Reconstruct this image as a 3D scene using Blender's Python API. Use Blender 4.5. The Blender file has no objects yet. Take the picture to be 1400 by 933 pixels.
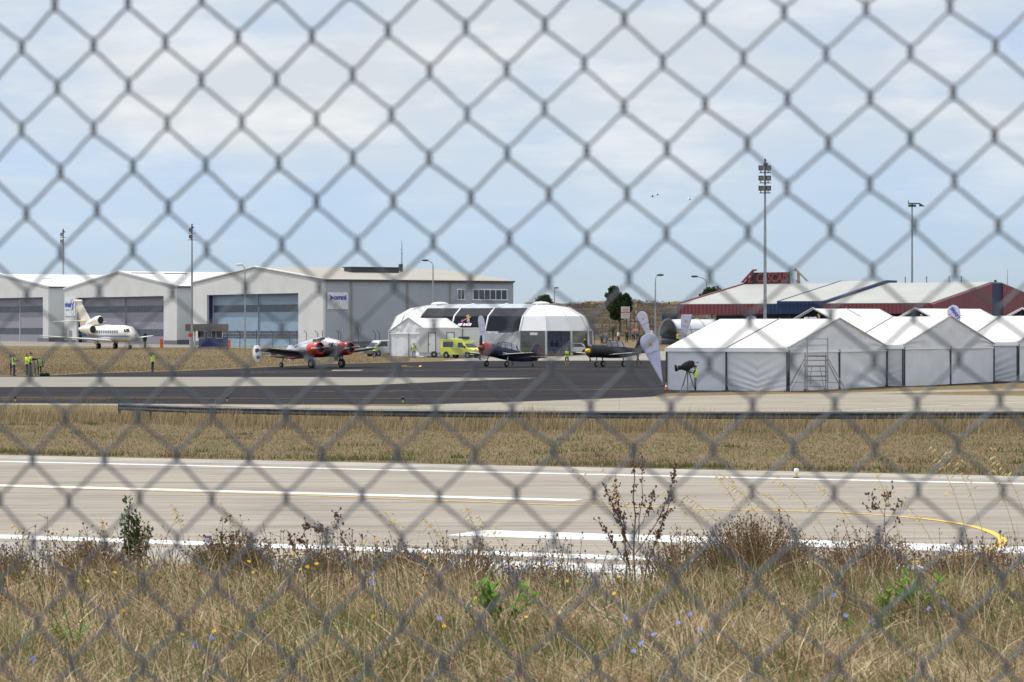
import bpy, bmesh, math, random
import numpy as np
from mathutils import Vector, Matrix, Euler
R = math.radians
random.seed(7); RNG = np.random.default_rng(11)
scn = bpy.context.scene
COL = scn.collection
F, CX, HY, CZ = 4200.0, 700.0, 450.0, 4.17      # focal length in photo pixels, principal column, horizon row, eye height
# ---------------------------------------------------------------- camera, sky, sun, exposure
cam = bpy.data.cameras.new('camera'); camo = bpy.data.objects.new('camera', cam); COL.objects.link(camo)
camo.location = (0, 0, CZ); camo.rotation_euler = (R(90), 0, 0)
cam.sensor_width = 36; cam.lens = 108; cam.shift_y = (HY-466.5)/1400
cam.clip_start = 0.1; cam.clip_end = 9000
cam.dof.use_dof = True; cam.dof.focus_distance = 60; cam.dof.aperture_fstop = 15.0
scn.camera = camo
SUN = Vector((-0.45, 0.22, 0.86)).normalized()
world = bpy.data.worlds.new('World'); scn.world = world; world.use_nodes = True
nt = world.node_tree; nt.nodes.clear()
def N(t, kind, **kw):
    n = t.nodes.new(kind)
    for k, v in kw.items(): setattr(n, k, v)
    return n
out = N(nt, 'ShaderNodeOutputWorld'); bg = N(nt, 'ShaderNodeBackground'); bg.inputs[1].default_value = 0.10
sky = N(nt, 'ShaderNodeTexSky', sky_type='NISHITA'); sky.sun_disc = False
sky.sun_elevation = math.asin(SUN.z); sky.sun_rotation = math.atan2(SUN.x, SUN.y)
sky.air_density = 1.0; sky.dust_density = 0.3; sky.ozone_density = 2.5; sky.altitude = 300
tc = N(nt, 'ShaderNodeTexCoord'); sp = N(nt, 'ShaderNodeSeparateXYZ'); nt.links.new(tc.outputs['Generated'], sp.inputs[0])
def mth(t, op, a, b=None, clamp=False):
    n = N(t, 'ShaderNodeMath', operation=op); n.use_clamp = clamp
    for i, v in enumerate((a, b)):
        if v is None: continue
        if isinstance(v, (int, float)): n.inputs[i].default_value = v
        else: t.links.new(v, n.inputs[i])
    return n.outputs[0]
zz = mth(nt, 'MAXIMUM', mth(nt, 'ADD', sp.outputs[2], 0.20), 0.02)
cb = N(nt, 'ShaderNodeCombineXYZ')
nt.links.new(mth(nt, 'DIVIDE', sp.outputs[0], zz), cb.inputs[0]); nt.links.new(mth(nt, 'DIVIDE', sp.outputs[1], zz), cb.inputs[1])
nz = N(nt, 'ShaderNodeTexNoise'); nz.inputs['Scale'].default_value = 1.9; nz.inputs['Detail'].default_value = 6; nz.inputs['Roughness'].default_value = 0.55
nt.links.new(cb.outputs[0], nz.inputs['Vector'])
nz2 = N(nt, 'ShaderNodeTexNoise'); nz2.inputs['Scale'].default_value = 3.6; nz2.inputs['Detail'].default_value = 5; nz2.inputs['Roughness'].default_value = 0.6
nt.links.new(cb.outputs[0], nz2.inputs['Vector'])
def ramp(t, src, stops):
    r = N(t, 'ShaderNodeValToRGB'); t.links.new(src, r.inputs[0])
    e = r.color_ramp.elements
    while len(e) < len(stops): e.new(0.5)
    for q, (p, c) in zip(e, stops): q.position = p; q.color = (*c, 1) if len(c) == 3 else c
    return r.outputs[0]
bank = ramp(nt, sp.outputs[2], [(0.008, (0, 0, 0)), (0.028, (.16,)*3), (0.046, (.62,)*3), (0.066, (1, 1, 1))])
veil = ramp(nt, nz.outputs[0], [(0.36, (.55,)*3), (0.58, (1, 1, 1))])
puff = ramp(nt, nz2.outputs[0], [(0.48, (0, 0, 0)), (0.68, (1, 1, 1))])
def mix(t, fac, a, b, blend='MIX'):
    n = N(t, 'ShaderNodeMix', data_type='RGBA', blend_type=blend)
    if isinstance(fac, (int, float)): n.inputs[0].default_value = fac
    else: t.links.new(fac, n.inputs[0])
    for i, v in ((6, a), (7, b)):
        if isinstance(v, (tuple, list)): n.inputs[i].default_value = (*v, 1) if len(v) == 3 else v
        else: t.links.new(v, n.inputs[i])
    return n.outputs[2]
SKYMUL, CLOUD = (0.79, 0.965, 1.45), (7.2, 7.65, 7.85)
clear = mix(nt, 1.0, sky.outputs[0], SKYMUL, 'MULTIPLY')
cov = mth(nt, 'MULTIPLY', bank, veil)
c1 = mix(nt, mth(nt, 'MULTIPLY', cov, 0.92), clear, CLOUD)
c2 = mix(nt, mth(nt, 'MULTIPLY', mth(nt, 'MULTIPLY', puff, cov), 0.85), c1, (9.1, 9.2, 9.3))
high = ramp(nt, sp.outputs[2], [(0.10, (1, 1, 1)), (0.30, (1.55, 1.53, 1.5))])      # sky above the view brightened, added fill for tent walls and hangar fronts
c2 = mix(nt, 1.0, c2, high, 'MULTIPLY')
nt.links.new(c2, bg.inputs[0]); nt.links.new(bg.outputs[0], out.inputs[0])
sun = bpy.data.lights.new('sun', 'SUN'); sun.energy = 4.3; sun.angle = R(0.53); sun.color = (1.0, 0.955, 0.88)
suno = bpy.data.objects.new('sun', sun); COL.objects.link(suno); suno.rotation_euler = SUN.to_track_quat('Z', 'Y').to_euler()
suno.location = (0, 0, 60)
vs = scn.view_settings; vs.view_transform = 'Standard'; vs.look = 'None'; vs.gamma = 1; vs.exposure = 0.0; vs.use_curve_mapping = False
scn.cycles.max_bounces = 6; scn.cycles.transparent_max_bounces = 12; scn.cycles.use_denoising = True
scn.cycles.sample_clamp_indirect = 6

# ---------------------------------------------------------------- materials
MATS = {}
def mat(name, col, rough=0.7, metal=0.0, var=0.12, scale=1.5, bump=0.0, bscale=None, spec=0.5, stretch=None, ribs=None, col2=None, detail=4, trans=0.0, coord='Object', wear=None):
    """procedural Principled material: base colour broken up by noise, optional bump, optional corrugation (ribs=(axis, pitch, depth))"""
    if name in MATS: return MATS[name]
    m = bpy.data.materials.new(name); m.use_nodes = True; t = m.node_tree; b = t.nodes['Principled BSDF']
    b.inputs['Roughness'].default_value = rough; b.inputs['Metallic'].default_value = metal
    b.inputs['Specular IOR Level'].default_value = spec
    tcn = N(t, 'ShaderNodeTexCoord'); vec = tcn.outputs[coord]
    if stretch:
        mp = N(t, 'ShaderNodeMapping'); mp.inputs['Scale'].default_value = stretch[:3]
        if len(stretch) > 3: mp.inputs['Rotation'].default_value = (0, 0, stretch[3])
        t.links.new(vec, mp.inputs[0]); nv = mp.outputs[0]
    else: nv = vec
    n = N(t, 'ShaderNodeTexNoise'); n.inputs['Scale'].default_value = scale; n.inputs['Detail'].default_value = detail; t.links.new(nv, n.inputs['Vector'])
    lo = tuple(c*(1-var) for c in col); hi = tuple(min(1, c*(1+var)) for c in (col2 or col))
    c = ramp(t, n.outputs[0], [(0.35, lo), (0.65, hi)])
    if wear:      # streaks, patches and fine cracks worn into the paving: (rotation, strength)
        mp2 = N(t, 'ShaderNodeMapping'); mp2.inputs['Rotation'].default_value = (0, 0, wear[0]); mp2.inputs['Scale'].default_value = (.035, 1.1, 1); t.links.new(vec, mp2.inputs[0])
        w1 = N(t, 'ShaderNodeTexNoise'); w1.inputs['Scale'].default_value = 1.6; w1.inputs['Detail'].default_value = 6; w1.inputs['Roughness'].default_value = .7; t.links.new(mp2.outputs[0], w1.inputs['Vector'])
        c = mix(t, wear[1], c, ramp(t, w1.outputs[0], [(.36, (.62,)*3), (.47, (.95,)*3), (.62, (1.06,)*3)]), 'MULTIPLY')
        w2 = N(t, 'ShaderNodeTexNoise'); w2.inputs['Scale'].default_value = .16; w2.inputs['Detail'].default_value = 7; w2.inputs['Roughness'].default_value = .7; t.links.new(vec, w2.inputs['Vector'])
        c = mix(t, wear[1], c, ramp(t, w2.outputs[0], [(.38, (.80,)*3), (.5, (1, 1, 1)), (.66, (1.10,)*3)]), 'MULTIPLY')
        mp3 = N(t, 'ShaderNodeMapping'); mp3.inputs['Rotation'].default_value = (0, 0, wear[0]); t.links.new(vec, mp3.inputs[0])
        br = N(t, 'ShaderNodeTexBrick'); br.inputs['Scale'].default_value = 1; br.inputs['Brick Width'].default_value = 7.5; br.inputs['Row Height'].default_value = 3.75; br.inputs['Mortar Size'].default_value = .028; br.offset = 0
        br.inputs['Color1'].default_value = (1, 1, 1, 1); br.inputs['Color2'].default_value = (.95, .95, .95, 1); br.inputs['Mortar'].default_value = (.62, .62, .62, 1); t.links.new(mp3.outputs[0], br.inputs['Vector'])
        c = mix(t, wear[1]*.7, c, br.outputs[0], 'MULTIPLY')
    t.links.new(c, b.inputs['Base Color'])
    if ribs:
        s = N(t, 'ShaderNodeSeparateXYZ'); t.links.new(vec, s.inputs[0])
        w = mth(t, 'ABSOLUTE', mth(t, 'SINE', mth(t, 'MULTIPLY', s.outputs[ribs[0]], math.pi/ribs[1])))
        bp = N(t, 'ShaderNodeBump'); bp.inputs['Distance'].default_value = ribs[2]; bp.inputs['Strength'].default_value = 1
        t.links.new(mth(t, 'POWER', w, 4), bp.inputs['Height']); t.links.new(bp.outputs[0], b.inputs['Normal'])
    elif bump:
        n2 = N(t, 'ShaderNodeTexNoise'); n2.inputs['Scale'].default_value = bscale or scale*6; n2.inputs['Detail'].default_value = 5
        t.links.new(nv, n2.inputs['Vector'])
        bp = N(t, 'ShaderNodeBump'); bp.inputs['Distance'].default_value = bump; t.links.new(n2.outputs[0], bp.inputs['Height']); t.links.new(bp.outputs[0], b.inputs['Normal'])
    if trans:
        tr = N(t, 'ShaderNodeBsdfTranslucent'); t.links.new(c, tr.inputs[0]); mx = N(t, 'ShaderNodeMixShader'); mx.inputs[0].default_value = trans
        t.links.new(b.outputs[0], mx.inputs[1]); t.links.new(tr.outputs[0], mx.inputs[2]); t.links.new(mx.outputs[0], t.nodes['Material Output'].inputs[0])
    MATS[name] = m; return m
def glass(name, tint=(.7, .75, .8), opac=0.25):
    if name in MATS: return MATS[name]
    m = bpy.data.materials.new(name); m.use_nodes = True; t = m.node_tree; t.nodes.remove(t.nodes['Principled BSDF'])
    tr = N(t, 'ShaderNodeBsdfTransparent'); tr.inputs[0].default_value = (*tint, 1)
    gl = N(t, 'ShaderNodeBsdfGlossy'); gl.inputs['Roughness'].default_value = 0.08
    fr = N(t, 'ShaderNodeFresnel'); fr.inputs[0].default_value = 1.45
    mx = N(t, 'ShaderNodeMixShader'); t.links.new(mth(t, 'ADD', fr.outputs[0], opac*0.3, True), mx.inputs[0])
    t.links.new(tr.outputs[0], mx.inputs[1]); t.links.new(gl.outputs[0], mx.inputs[2]); t.links.new(mx.outputs[0], t.nodes['Material Output'].inputs[0])
    MATS[name] = m; return m
W_WHITE = mat('white_pvc', (.82, .81, .79), .55, var=.03, scale=.6, bump=.02, bscale=2.0, trans=.35)
W_WALL = mat('tent_wall_pvc', (.80, .82, .86), .6, var=.04, scale=.8, bump=.03, bscale=1.6, trans=.25)
W_TRIM = mat('tent_trim', (.78, .79, .80), .5, var=.03)
ALU = mat('aluminium', (.45, .46, .47), .4, .8, var=.08)
STEEL = mat('galvanised_steel', (.33, .35, .36), .5, .6, var=.15, scale=6)
DSTEEL = mat('dark_steel', (.06, .065, .07), .5, .4, var=.2, scale=5)
RUBBER = mat('black_rubber', (.02, .02, .02), .8, var=.2, scale=8)
BLACK = mat('black_cloth', (.015, .016, .02), .9, var=.3, scale=9)
DGLASS = mat('dark_glass', (.02, .025, .03), .08, var=.2, spec=.8)
WPAINT = mat('white_paint', (.78, .78, .76), .35, var=.03)
RED = mat('red_paint', (.55, .045, .025), .35, var=.08)
NAVY = mat('navy_paint', (.02, .03, .10), .3, var=.15)
BLUE = mat('blue_paint', (.02, .055, .28), .4, var=.1)
YELL = mat('yellow_paint', (.80, .52, .03), .4, var=.08)
ORANGE = mat('orange_paint', (.65, .15, .03), .5, var=.1)
TXT_W = mat('white_lettering', (.8, .8, .8), .6, var=.02)
TXT_B = mat('blue_lettering', (.02, .05, .35), .5, var=.05)
TXT_G = mat('grey_print', (.35, .35, .42), .6, var=.1)
TXT_O = mat('orange_print', (.65, .32, .12), .6, var=.1)

# ---------------------------------------------------------------- mesh building
class MB:
    def __init__(s): s.v, s.f, s.m, s.s = [], [], [], []
    def add(s, vs, fs, m=0, smooth=False):
        o = len(s.v); s.v += [tuple(p) for p in vs]; s.f += [tuple(i+o for i in q) for q in fs]
        s.m += [m]*len(fs); s.s += [smooth]*len(fs); return s
    def box(s, c, d, m=0, rz=0, M=None):
        hx, hy, hz = d[0]/2, d[1]/2, d[2]/2
        M = M or Matrix.Rotation(rz, 3, 'Z')
        vs = [Vector(c)+M@Vector((x, y, z)) for z in (-hz, hz) for x, y in ((-hx, -hy), (hx, -hy), (hx, hy), (-hx, hy))]
        return s.add(vs, [(3, 2, 1, 0), (4, 5, 6, 7), (0, 1, 5, 4), (1, 2, 6, 5), (2, 3, 7, 6), (3, 0, 4, 7)], m)
    def loft(s, rings, m=0, smooth=True, caps=True, closed=True):
        n = len(rings[0]); vs = [p for r in rings for p in r]; fs = []
        for i in range(len(rings)-1):
            for j in range(n if closed else n-1):
                k = (j+1) % n; fs.append((i*n+j, i*n+k, (i+1)*n+k, (i+1)*n+j))
        s.add(vs, fs, m, smooth)
        if caps and closed:
            s.add(rings[0], [tuple(range(n-1, -1, -1))], m); s.add(rings[-1], [tuple(range(n))], m)
        return s
    def tube(s, pts, r, n=8, m=0, smooth=True, caps=True):
        pts = [Vector(p) for p in pts]; L = len(pts)
        rs = r if isinstance(r, (list, tuple)) else [r]*L
        ref = None; rings = []
        for i, p in enumerate(pts):
            t = (pts[min(i+1, L-1)]-pts[max(i-1, 0)]).normalized()
            if ref is None:
                ref = Vector((0, 0, 1)) if abs(t.z) < .9 else Vector((1, 0, 0))
            a = (ref-t*ref.dot(t)).normalized(); ref = a; b = t.cross(a)
            rings.append([p+(a*math.cos(2*math.pi*k/n)+b*math.sin(2*math.pi*k/n))*rs[i] for k in range(n)])
        return s.loft(rings, m, smooth, caps)
    def ell(s, c, r, m=0, nu=12, nv=8, M=None, z0=-1.0):
        M = M or Matrix.Identity(3); rings = []
        a0 = math.asin(max(-.999, z0))
        for i in range(nv+1):
            a = a0+(math.pi/2*.999-a0)*i/nv
            rings.append([Vector(c)+M@Vector((r[0]*math.cos(a)*math.cos(2*math.pi*k/nu), r[1]*math.cos(a)*math.sin(2*math.pi*k/nu), r[2]*math.sin(a))) for k in range(nu)])
        return s.loft(rings, m, True, True)
    def prism(s, poly, vec, m=0, smooth=False):
        a = [Vector(p) for p in poly]; b = [p+Vector(vec) for p in a]; n = len(a)
        s.add(a+b, [tuple(range(n-1, -1, -1)), tuple(range(n, 2*n))]+[(i, (i+1) % n, n+(i+1) % n, n+i) for i in range(n)], m, smooth); return s
    def quad(s, a, b, c, d, m=0): return s.add([a, b, c, d], [(0, 1, 2, 3)], m)
    def build(s, name, mats, parent=None, loc=None, rot=None, fix=True):
        me = bpy.data.meshes.new(name); me.from_pydata(s.v, [], s.f)
        for q in (mats if isinstance(mats, (list, tuple)) else [mats]): me.materials.append(q)
        me.polygons.foreach_set('material_index', s.m); me.polygons.foreach_set('use_smooth', s.s)
        me.update()
        if fix:
            b = bmesh.new(); b.from_mesh(me); bmesh.ops.recalc_face_normals(b, faces=b.faces); b.to_mesh(me); b.free()
        o = bpy.data.objects.new(name, me); COL.objects.link(o)
        if parent: o.parent = parent
        if loc is not None: o.location = loc
        if rot is not None: o.rotation_euler = rot
        return o
def tag(o, label=None, cat=None, group=None, kind=None):
    for k, v in (('label', label), ('category', cat), ('group', group), ('kind', kind)):
        if v: o[k] = v
    return o
def thing(name, label, cat, loc=(0, 0, 0), rz=0, group=None, rot=None):
    o = bpy.data.objects.new(name, None); COL.objects.link(o); o.empty_display_size = .3
    o.location = loc; o.rotation_euler = rot or (0, 0, rz)
    return tag(o, label, cat, group)
def copy_tree(o, parent=None):
    c = o.copy(); COL.objects.link(c)
    if parent: c.parent = parent
    for ch in list(o.children): copy_tree(ch, c)
    return c
def lettering(body, size, m, parent, loc, rot=(R(90), 0, 0), name='lettering', shear=0, depth=.02, align='CENTER', bold=0.0, sx=1):
    cu = bpy.data.curves.new(name, 'FONT'); cu.body = body; cu.size = size; cu.align_x = align; cu.align_y = 'CENTER'; cu.extrude = depth; cu.shear = shear; cu.offset = bold
    tmp = bpy.data.objects.new('tmp', cu); COL.objects.link(tmp)
    dg = bpy.context.evaluated_depsgraph_get(); me = bpy.data.meshes.new_from_object(tmp.evaluated_get(dg)); bpy.data.objects.remove(tmp)
    bpy.data.curves.remove(cu)
    me.materials.clear(); me.materials.append(m)
    o = bpy.data.objects.new(name, me); COL.objects.link(o); o.parent = parent; o.location = loc; o.rotation_euler = rot; o.scale.x = sx
    return o

# ---------------------------------------------------------------- terrain
def sm(a, b, x):
    t = np.clip((x-a)/(b-a), 0, 1); return t*t*(3-2*t)
def gz(x, y):
    x = np.asarray(x, float); y = np.asarray(y, float)
    z = 0.0054*np.clip(y-185, 0, 715)
    hc = np.interp(y, [0, 402, 414, 470, 3000], [11, 11, 4, -2, -2])
    hm = sm(hc-6, hc+6, x)*(1-sm(900, 1200, y))
    hill = np.interp(y, [0, 335, 404, 412, 417, 424, 560, 640, 800, 1000], [0, 0, 1.85, 3.5, 4.2, 6.25, 6.9, 6.6, 3.0, 0])
    hill = hill+np.clip((y-404)/20, 0, 1)*(y < 600)*(.35*np.sin(x*.42+1)+.22*np.sin(x*1.1+y*.2)+.15*np.sin(x*2.3+2))*.6
    z = z+hill*hm
    k = 1-sm(19.3, 26.0, y+0.35*np.sin(x*1.3+1)+0.25*np.sin(x*2.9))
    z = z+k*(2.60+0.035*np.sin(x*1.7+y*.9)+0.03*np.sin(x*3.1-y*1.6+2)+0.02*np.sin(y*4.1+x*.7))
    return z
def G(x, y): return float(gz(x, y))
def Yp(py):                                   # depth of a ground point seen at photo row py (flat plain in front, gently rising apron behind)
    y = F*CZ/(py-HY)
    return y if y <= 185 else (CZ+.0054*185)*F/(py-HY+.0054*F)
def PX(px, Y): return (px-CX)*Y/F
def at(px, Y): x = PX(px, Y); return Vector((x, Y, G(x, Y)))
def gp(px, py): Y = Yp(py); return (PX(px, Y), Y)
def ZP(py, Y): return CZ-(py-HY)*Y/F

YL = sorted(set([-60, -30, -10] + list(np.arange(0, 10, 1.0)) + list(np.arange(10, 30, .5)) + list(np.arange(30, 185, 31/2)) + [185]
      + list(np.arange(185, 335, 15.)) + list(np.arange(335, 404, 5.)) + list(np.arange(404, 430, 2.)) + list(np.arange(430, 480, 5.)) + list(np.arange(480, 660, 10.)) + [700, 750, 800, 900, 1000, 1200, 2000, 4500]))
XL = sorted(set([-4000, -1500, -700, -400, -250] + list(np.arange(-180, -30, 15.)) + list(np.arange(-30, -6, 2.)) + list(np.arange(-6, 6, .5)) + list(np.arange(6, 60, 2.)) + list(np.arange(60, 180, 15.)) + [250, 400, 700, 1500, 4000]))
def drape(name, polys, m, off, kind='structure'):
    """polygons given as ground points, cut along the terrain grid and laid OFF metres above it"""
    bm = bmesh.new()
    for poly in polys:
        bm.faces.new([bm.verts.new((x, y, 0)) for x, y in poly])
    ys = [v.co.y for v in bm.verts]; xs = [v.co.x for v in bm.verts]
    for Y in YL:
        if min(ys) < Y < max(ys): bmesh.ops.bisect_plane(bm, geom=bm.verts[:]+bm.edges[:]+bm.faces[:], plane_co=(0, Y, 0), plane_no=(0, 1, 0))
    if max(ys) > 335:
        for X in XL:
            if min(xs) < X < max(xs): bmesh.ops.bisect_plane(bm, geom=bm.verts[:]+bm.edges[:]+bm.faces[:], plane_co=(X, 0, 0), plane_no=(1, 0, 0))
    for v in bm.verts: v.co.z = G(v.co.x, v.co.y)+off
    bmesh.ops.recalc_face_normals(bm, faces=bm.faces)
    for f in bm.faces:
        if f.normal.z < 0: f.normal_flip()
    me = bpy.data.meshes.new(name); bm.to_mesh(me); bm.free(); me.materials.append(m)
    o = bpy.data.objects.new(name, me); COL.objects.link(o); tag(o, kind=kind); return o
def ground_mat():
    m = bpy.data.materials.new('dry_grass_ground'); m.use_nodes = True; t = m.node_tree; b = t.nodes['Principled BSDF']; b.inputs['Roughness'].default_value = .95
    b.inputs['Specular IOR Level'].default_value = .1
    tcn = N(t, 'ShaderNodeTexCoord'); v = tcn.outputs['Object']
    mp = N(t, 'ShaderNodeMapping'); mp.inputs['Scale'].default_value = (1, .35, 1); t.links.new(v, mp.inputs[0])
    def nz(sc, d=5, src=None):
        n = N(t, 'ShaderNodeTexNoise'); n.inputs['Scale'].default_value = sc; n.inputs['Detail'].default_value = d; n.inputs['Roughness'].default_value = .65
        t.links.new(src or v, n.inputs['Vector']); return n.outputs[0]
    a = ramp(t, nz(.35, 5, mp.outputs[0]), [(.30, (.135, .095, .052)), (.5, (.19, .140, .075)), (.68, (.145, .125, .055))])
    g = ramp(t, nz(.22, 6), [(.55, (0, 0, 0)), (.72, (1, 1, 1))])
    c = mix(t, mth(t, 'MULTIPLY', g, .55), a, (.105, .105, .035))
    d = ramp(t, nz(2.3, 6), [(.3, (.62,)*3), (.7, (1.25,)*3)])
    c = mix(t, 1, c, d, 'MULTIPLY')
    t.links.new(c, b.inputs['Base Color'])
    bp = N(t, 'ShaderNodeBump'); bp.inputs['Distance'].default_value = .12; t.links.new(nz(5, 6), bp.inputs['Height']); t.links.new(bp.outputs[0], b.inputs['Normal'])
    return m
GROUND = ground_mat()
gx, gy = np.meshgrid(XL, YL); gzv = gz(gx, gy)
nx = len(XL); vsg = np.stack([gx.ravel(), gy.ravel(), gzv.ravel()], 1)
me = bpy.data.meshes.new('ground'); me.from_pydata(vsg.tolist(), [], [(j*nx+i, j*nx+i+1, (j+1)*nx+i+1, (j+1)*nx+i) for j in range(len(YL)-1) for i in range(nx-1)])
me.materials.append(GROUND); me.polygons.foreach_set('use_smooth', [True]*len(me.polygons)); me.update()
ground = bpy.data.objects.new('ground', me); COL.objects.link(ground); tag(ground, kind='structure')

# ---------------------------------------------------------------- runway, apron, markings
RU, RN = Vector((math.cos(R(-25)), math.sin(R(-25)))), Vector((math.sin(R(25)), math.cos(R(25))))
def rn(u, n): p = RU*u+RN*n; return (p.x, p.y)
def band(n0, n1, u0, u1): return [rn(u0, n0), rn(u1, n0), rn(u1, n1), rn(u0, n1)]
CONC = mat('runway_concrete', (.272, .240, .200), .9, var=.13, scale=.5, bump=.01, bscale=9, stretch=(.25, 3.0, 1, R(25)), detail=8, spec=.2, wear=(R(25), .8))
SHOULD = mat('shoulder_concrete', (.30, .28, .25), .9, var=.14, scale=.7, bump=.01, bscale=9, detail=8, spec=.2)
WLINE = mat('runway_white_line', (.62, .62, .60), .8, var=.22, scale=2.5, detail=9, wear=(R(25), .55))
YLINE = mat('runway_yellow_line', (.66, .42, .06), .8, var=.14, scale=4, detail=8)
ASPH = mat('dark_asphalt', (.027, .026, .029), .95, var=.35, scale=.25, stretch=(.15, 2.2, 1, R(8)), bump=.006, bscale=8, detail=8, spec=.05, wear=(R(4), .9))
TAXI = mat('taxiway_concrete', (.265, .238, .188), .9, var=.10, scale=.4, stretch=(.2, 2.0, 1), detail=8, bump=.006, spec=.2, wear=(R(2), .8))
drape('runway', [band(50.2, 82.6, -220, 220)], CONC, .006)
drape('runway_shoulder', [band(43, 50.2, -220, 220), band(82.6, 84.8, -220, 220)], SHOULD, .006)
u0 = RU.x*1.41+RU.y*74.2
L = [band(80.35, 80.95, -220, 220), band(51.0, 51.95, -220, 220), band(67.9, 68.7, u0-30, u0)]
uk = RU.dot(Vector((-1.15, 62.3)))
L += [band(55.55, 57.35, uk, uk+34), band(48.2, 49.9, uk+2.5, uk+36), band(46.3, 47.8, uk+20, uk+36)]
drape('runway_white_markings', L, WLINE, .011)
def ribbon(pts, w):
    q = []
    for i in range(len(pts)-1):
        a, b = Vector(pts[i]), Vector(pts[i+1])
        def nrm(j):
            t = (Vector(pts[min(j+1, len(pts)-1)])-Vector(pts[max(j-1, 0)])).normalized(); return Vector((-t.y, t.x))*w/2
        n0, n1 = nrm(i), nrm(i+1)
        q.append([tuple(a-n0), tuple(b-n1), tuple(b+n1), tuple(a+n0)])
    return q
yc = [(-300, 655), (0, 666), (350, 676), (700, 689), (860, 693.5), (1000, 698), (1130, 701), (1180, 703.5), (1250, 709), (1300, 715), (1335, 722), (1358, 730), (1370, 738), (1369, 744), (1362, 749), (1345, 755), (1310, 761), (1250, 769), (1150, 778)]
def spline(P, k=6):
    o = []
    for i in range(len(P)-1):
        p0, p1, p2, p3 = [Vector(P[min(max(j, 0), len(P)-1)]) for j in (i-1, i, i+1, i+2)]
        for s in range(k):
            t = s/k; o.append(.5*((2*p1)+(p2-p0)*t+(2*p0-5*p1+4*p2-p3)*t*t+(3*p1-p0-3*p2+p3)*t**3))
    return o+[Vector(P[-1])]
drape('runway_yellow_line', ribbon([gp(*p) for p in spline(yc, 4)], .16)+ribbon([gp(372, 761), gp(440, 757), (-3.2, 56.6)], .16), YLINE, .016)
# apron behind the grass strip
drape('taxiway', [[gp(-900, 551.6), gp(0, 551.8), gp(400, 554), gp(560, 556), gp(593, 553), gp(700, 550), gp(889, 543), gp(1096, 538.5), gp(1195, 539), gp(1400, 541.5), gp(2300, 545), gp(2300, 566), gp(1400, 571), gp(700, 571), gp(560, 566), gp(300, 555.6), gp(0, 553.8), gp(-900, 553.6)],
     [gp(1120, 538.3), gp(1300, 533.2), gp(1420, 531.5), gp(2300, 527), gp(2300, 529), gp(1420, 534), gp(1310, 536), gp(1195, 538.9)]], TAXI, .006)
drape('apron', [[gp(-60, 515.5), gp(60, 514), gp(130, 510.5), gp(250, 507.5), gp(340, 503.5), gp(450, 498), gp(600, 494.5), gp(700, 494), gp(905, 493.5), gp(1080, 493), gp(1500, 491), gp(1500, 520), gp(1075, 534.5), gp(912, 538), gp(889, 543), gp(700, 550), gp(593, 553), gp(400, 553), gp(0, 551.4), gp(-900, 551.2), gp(-900, 515)]], ASPH, .006)
STAND = mat('pale_concrete_stand', (.24, .225, .195), .9, var=.12, scale=.4, detail=8, spec=.2)
drape('apron_band', [[gp(-900, 514.5), gp(0, 515.6), gp(400, 516.0), gp(735, 517.2), gp(620, 522), gp(500, 527), gp(250, 529), gp(0, 529.6), gp(-900, 531)]], mat('apron_band_concrete', (.215, .20, .165), .9, var=.10, scale=.4, stretch=(.2, 2.0, 1), detail=8, spec=.2), .011)
drape('aircraft_stand', [[gp(600, 494.4), gp(640, 490), (0, 356), (12, 356), (16, 357), (30, 364), (60, 364), (60, Yp(493)), gp(905, 493.3), gp(700, 493.8)]], STAND, .03)
drape('hangar_apron', [[(-140, 505), (-62, 466), (-45, 446), (-28, 432), (-24, 440), (-50, 485), (-110, 590), (-160, 640)]], mat('hangar_concrete', (.20, .185, .16), .9, var=.12, scale=.3, detail=8, spec=.2), .006)
yl = []
for a, b in (((-900, 541.5), (700, 546)), ((-300, 543.5), (260, 543.3)), ((-900, 546.8), (150, 546.2)), ((640, 505.5), (905, 502.6)), ((420, 535.8), (900, 532.5)), ((330, 510), (640, 506))):
    yl += ribbon([gp(*a), gp(*b)], .13)
for pts in ([(690, 556), (1000, 557.5), (1250, 556), (1450, 551)], [(900, 545.4), (1060, 543.8), (1110, 542)]): yl += ribbon([gp(*p) for p in pts], .13)
q = [gp(548, 501.3), gp(556, 500.4), gp(575, 500.2), gp(574, 501.7), gp(560, 502), gp(552, 502.2)]
yl += ribbon(q, .22)+ribbon([gp(400, 506.5), gp(497, 506.5)], .9)[:0]
drape('apron_yellow_lines', yl, YLINE, .016)
drape('apron_white_lines', ribbon([gp(1130, 563.5), gp(1230, 558), (gp(1420, 549.5))], .16), WLINE, .016)
drape('apron_patch', [[gp(456, 506.2), gp(498, 506.0), gp(492, 507.2), gp(452, 507.4)]], STAND, .016)
drape('yellow_kerb_line', ribbon([gp(-60, 471.3), gp(108, 472.6)], .7), YLINE, .02)
BANKM = mat('bank_earth', (.080, .061, .040), .95, var=.45, scale=.9, stretch=(.35, 1, 2.2), detail=9, bump=.15, bscale=3, spec=.1)
drape('embankment', [[(-6, 405), (56, 405), (56, 470), (-6, 470)]], BANKM, .06)
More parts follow.
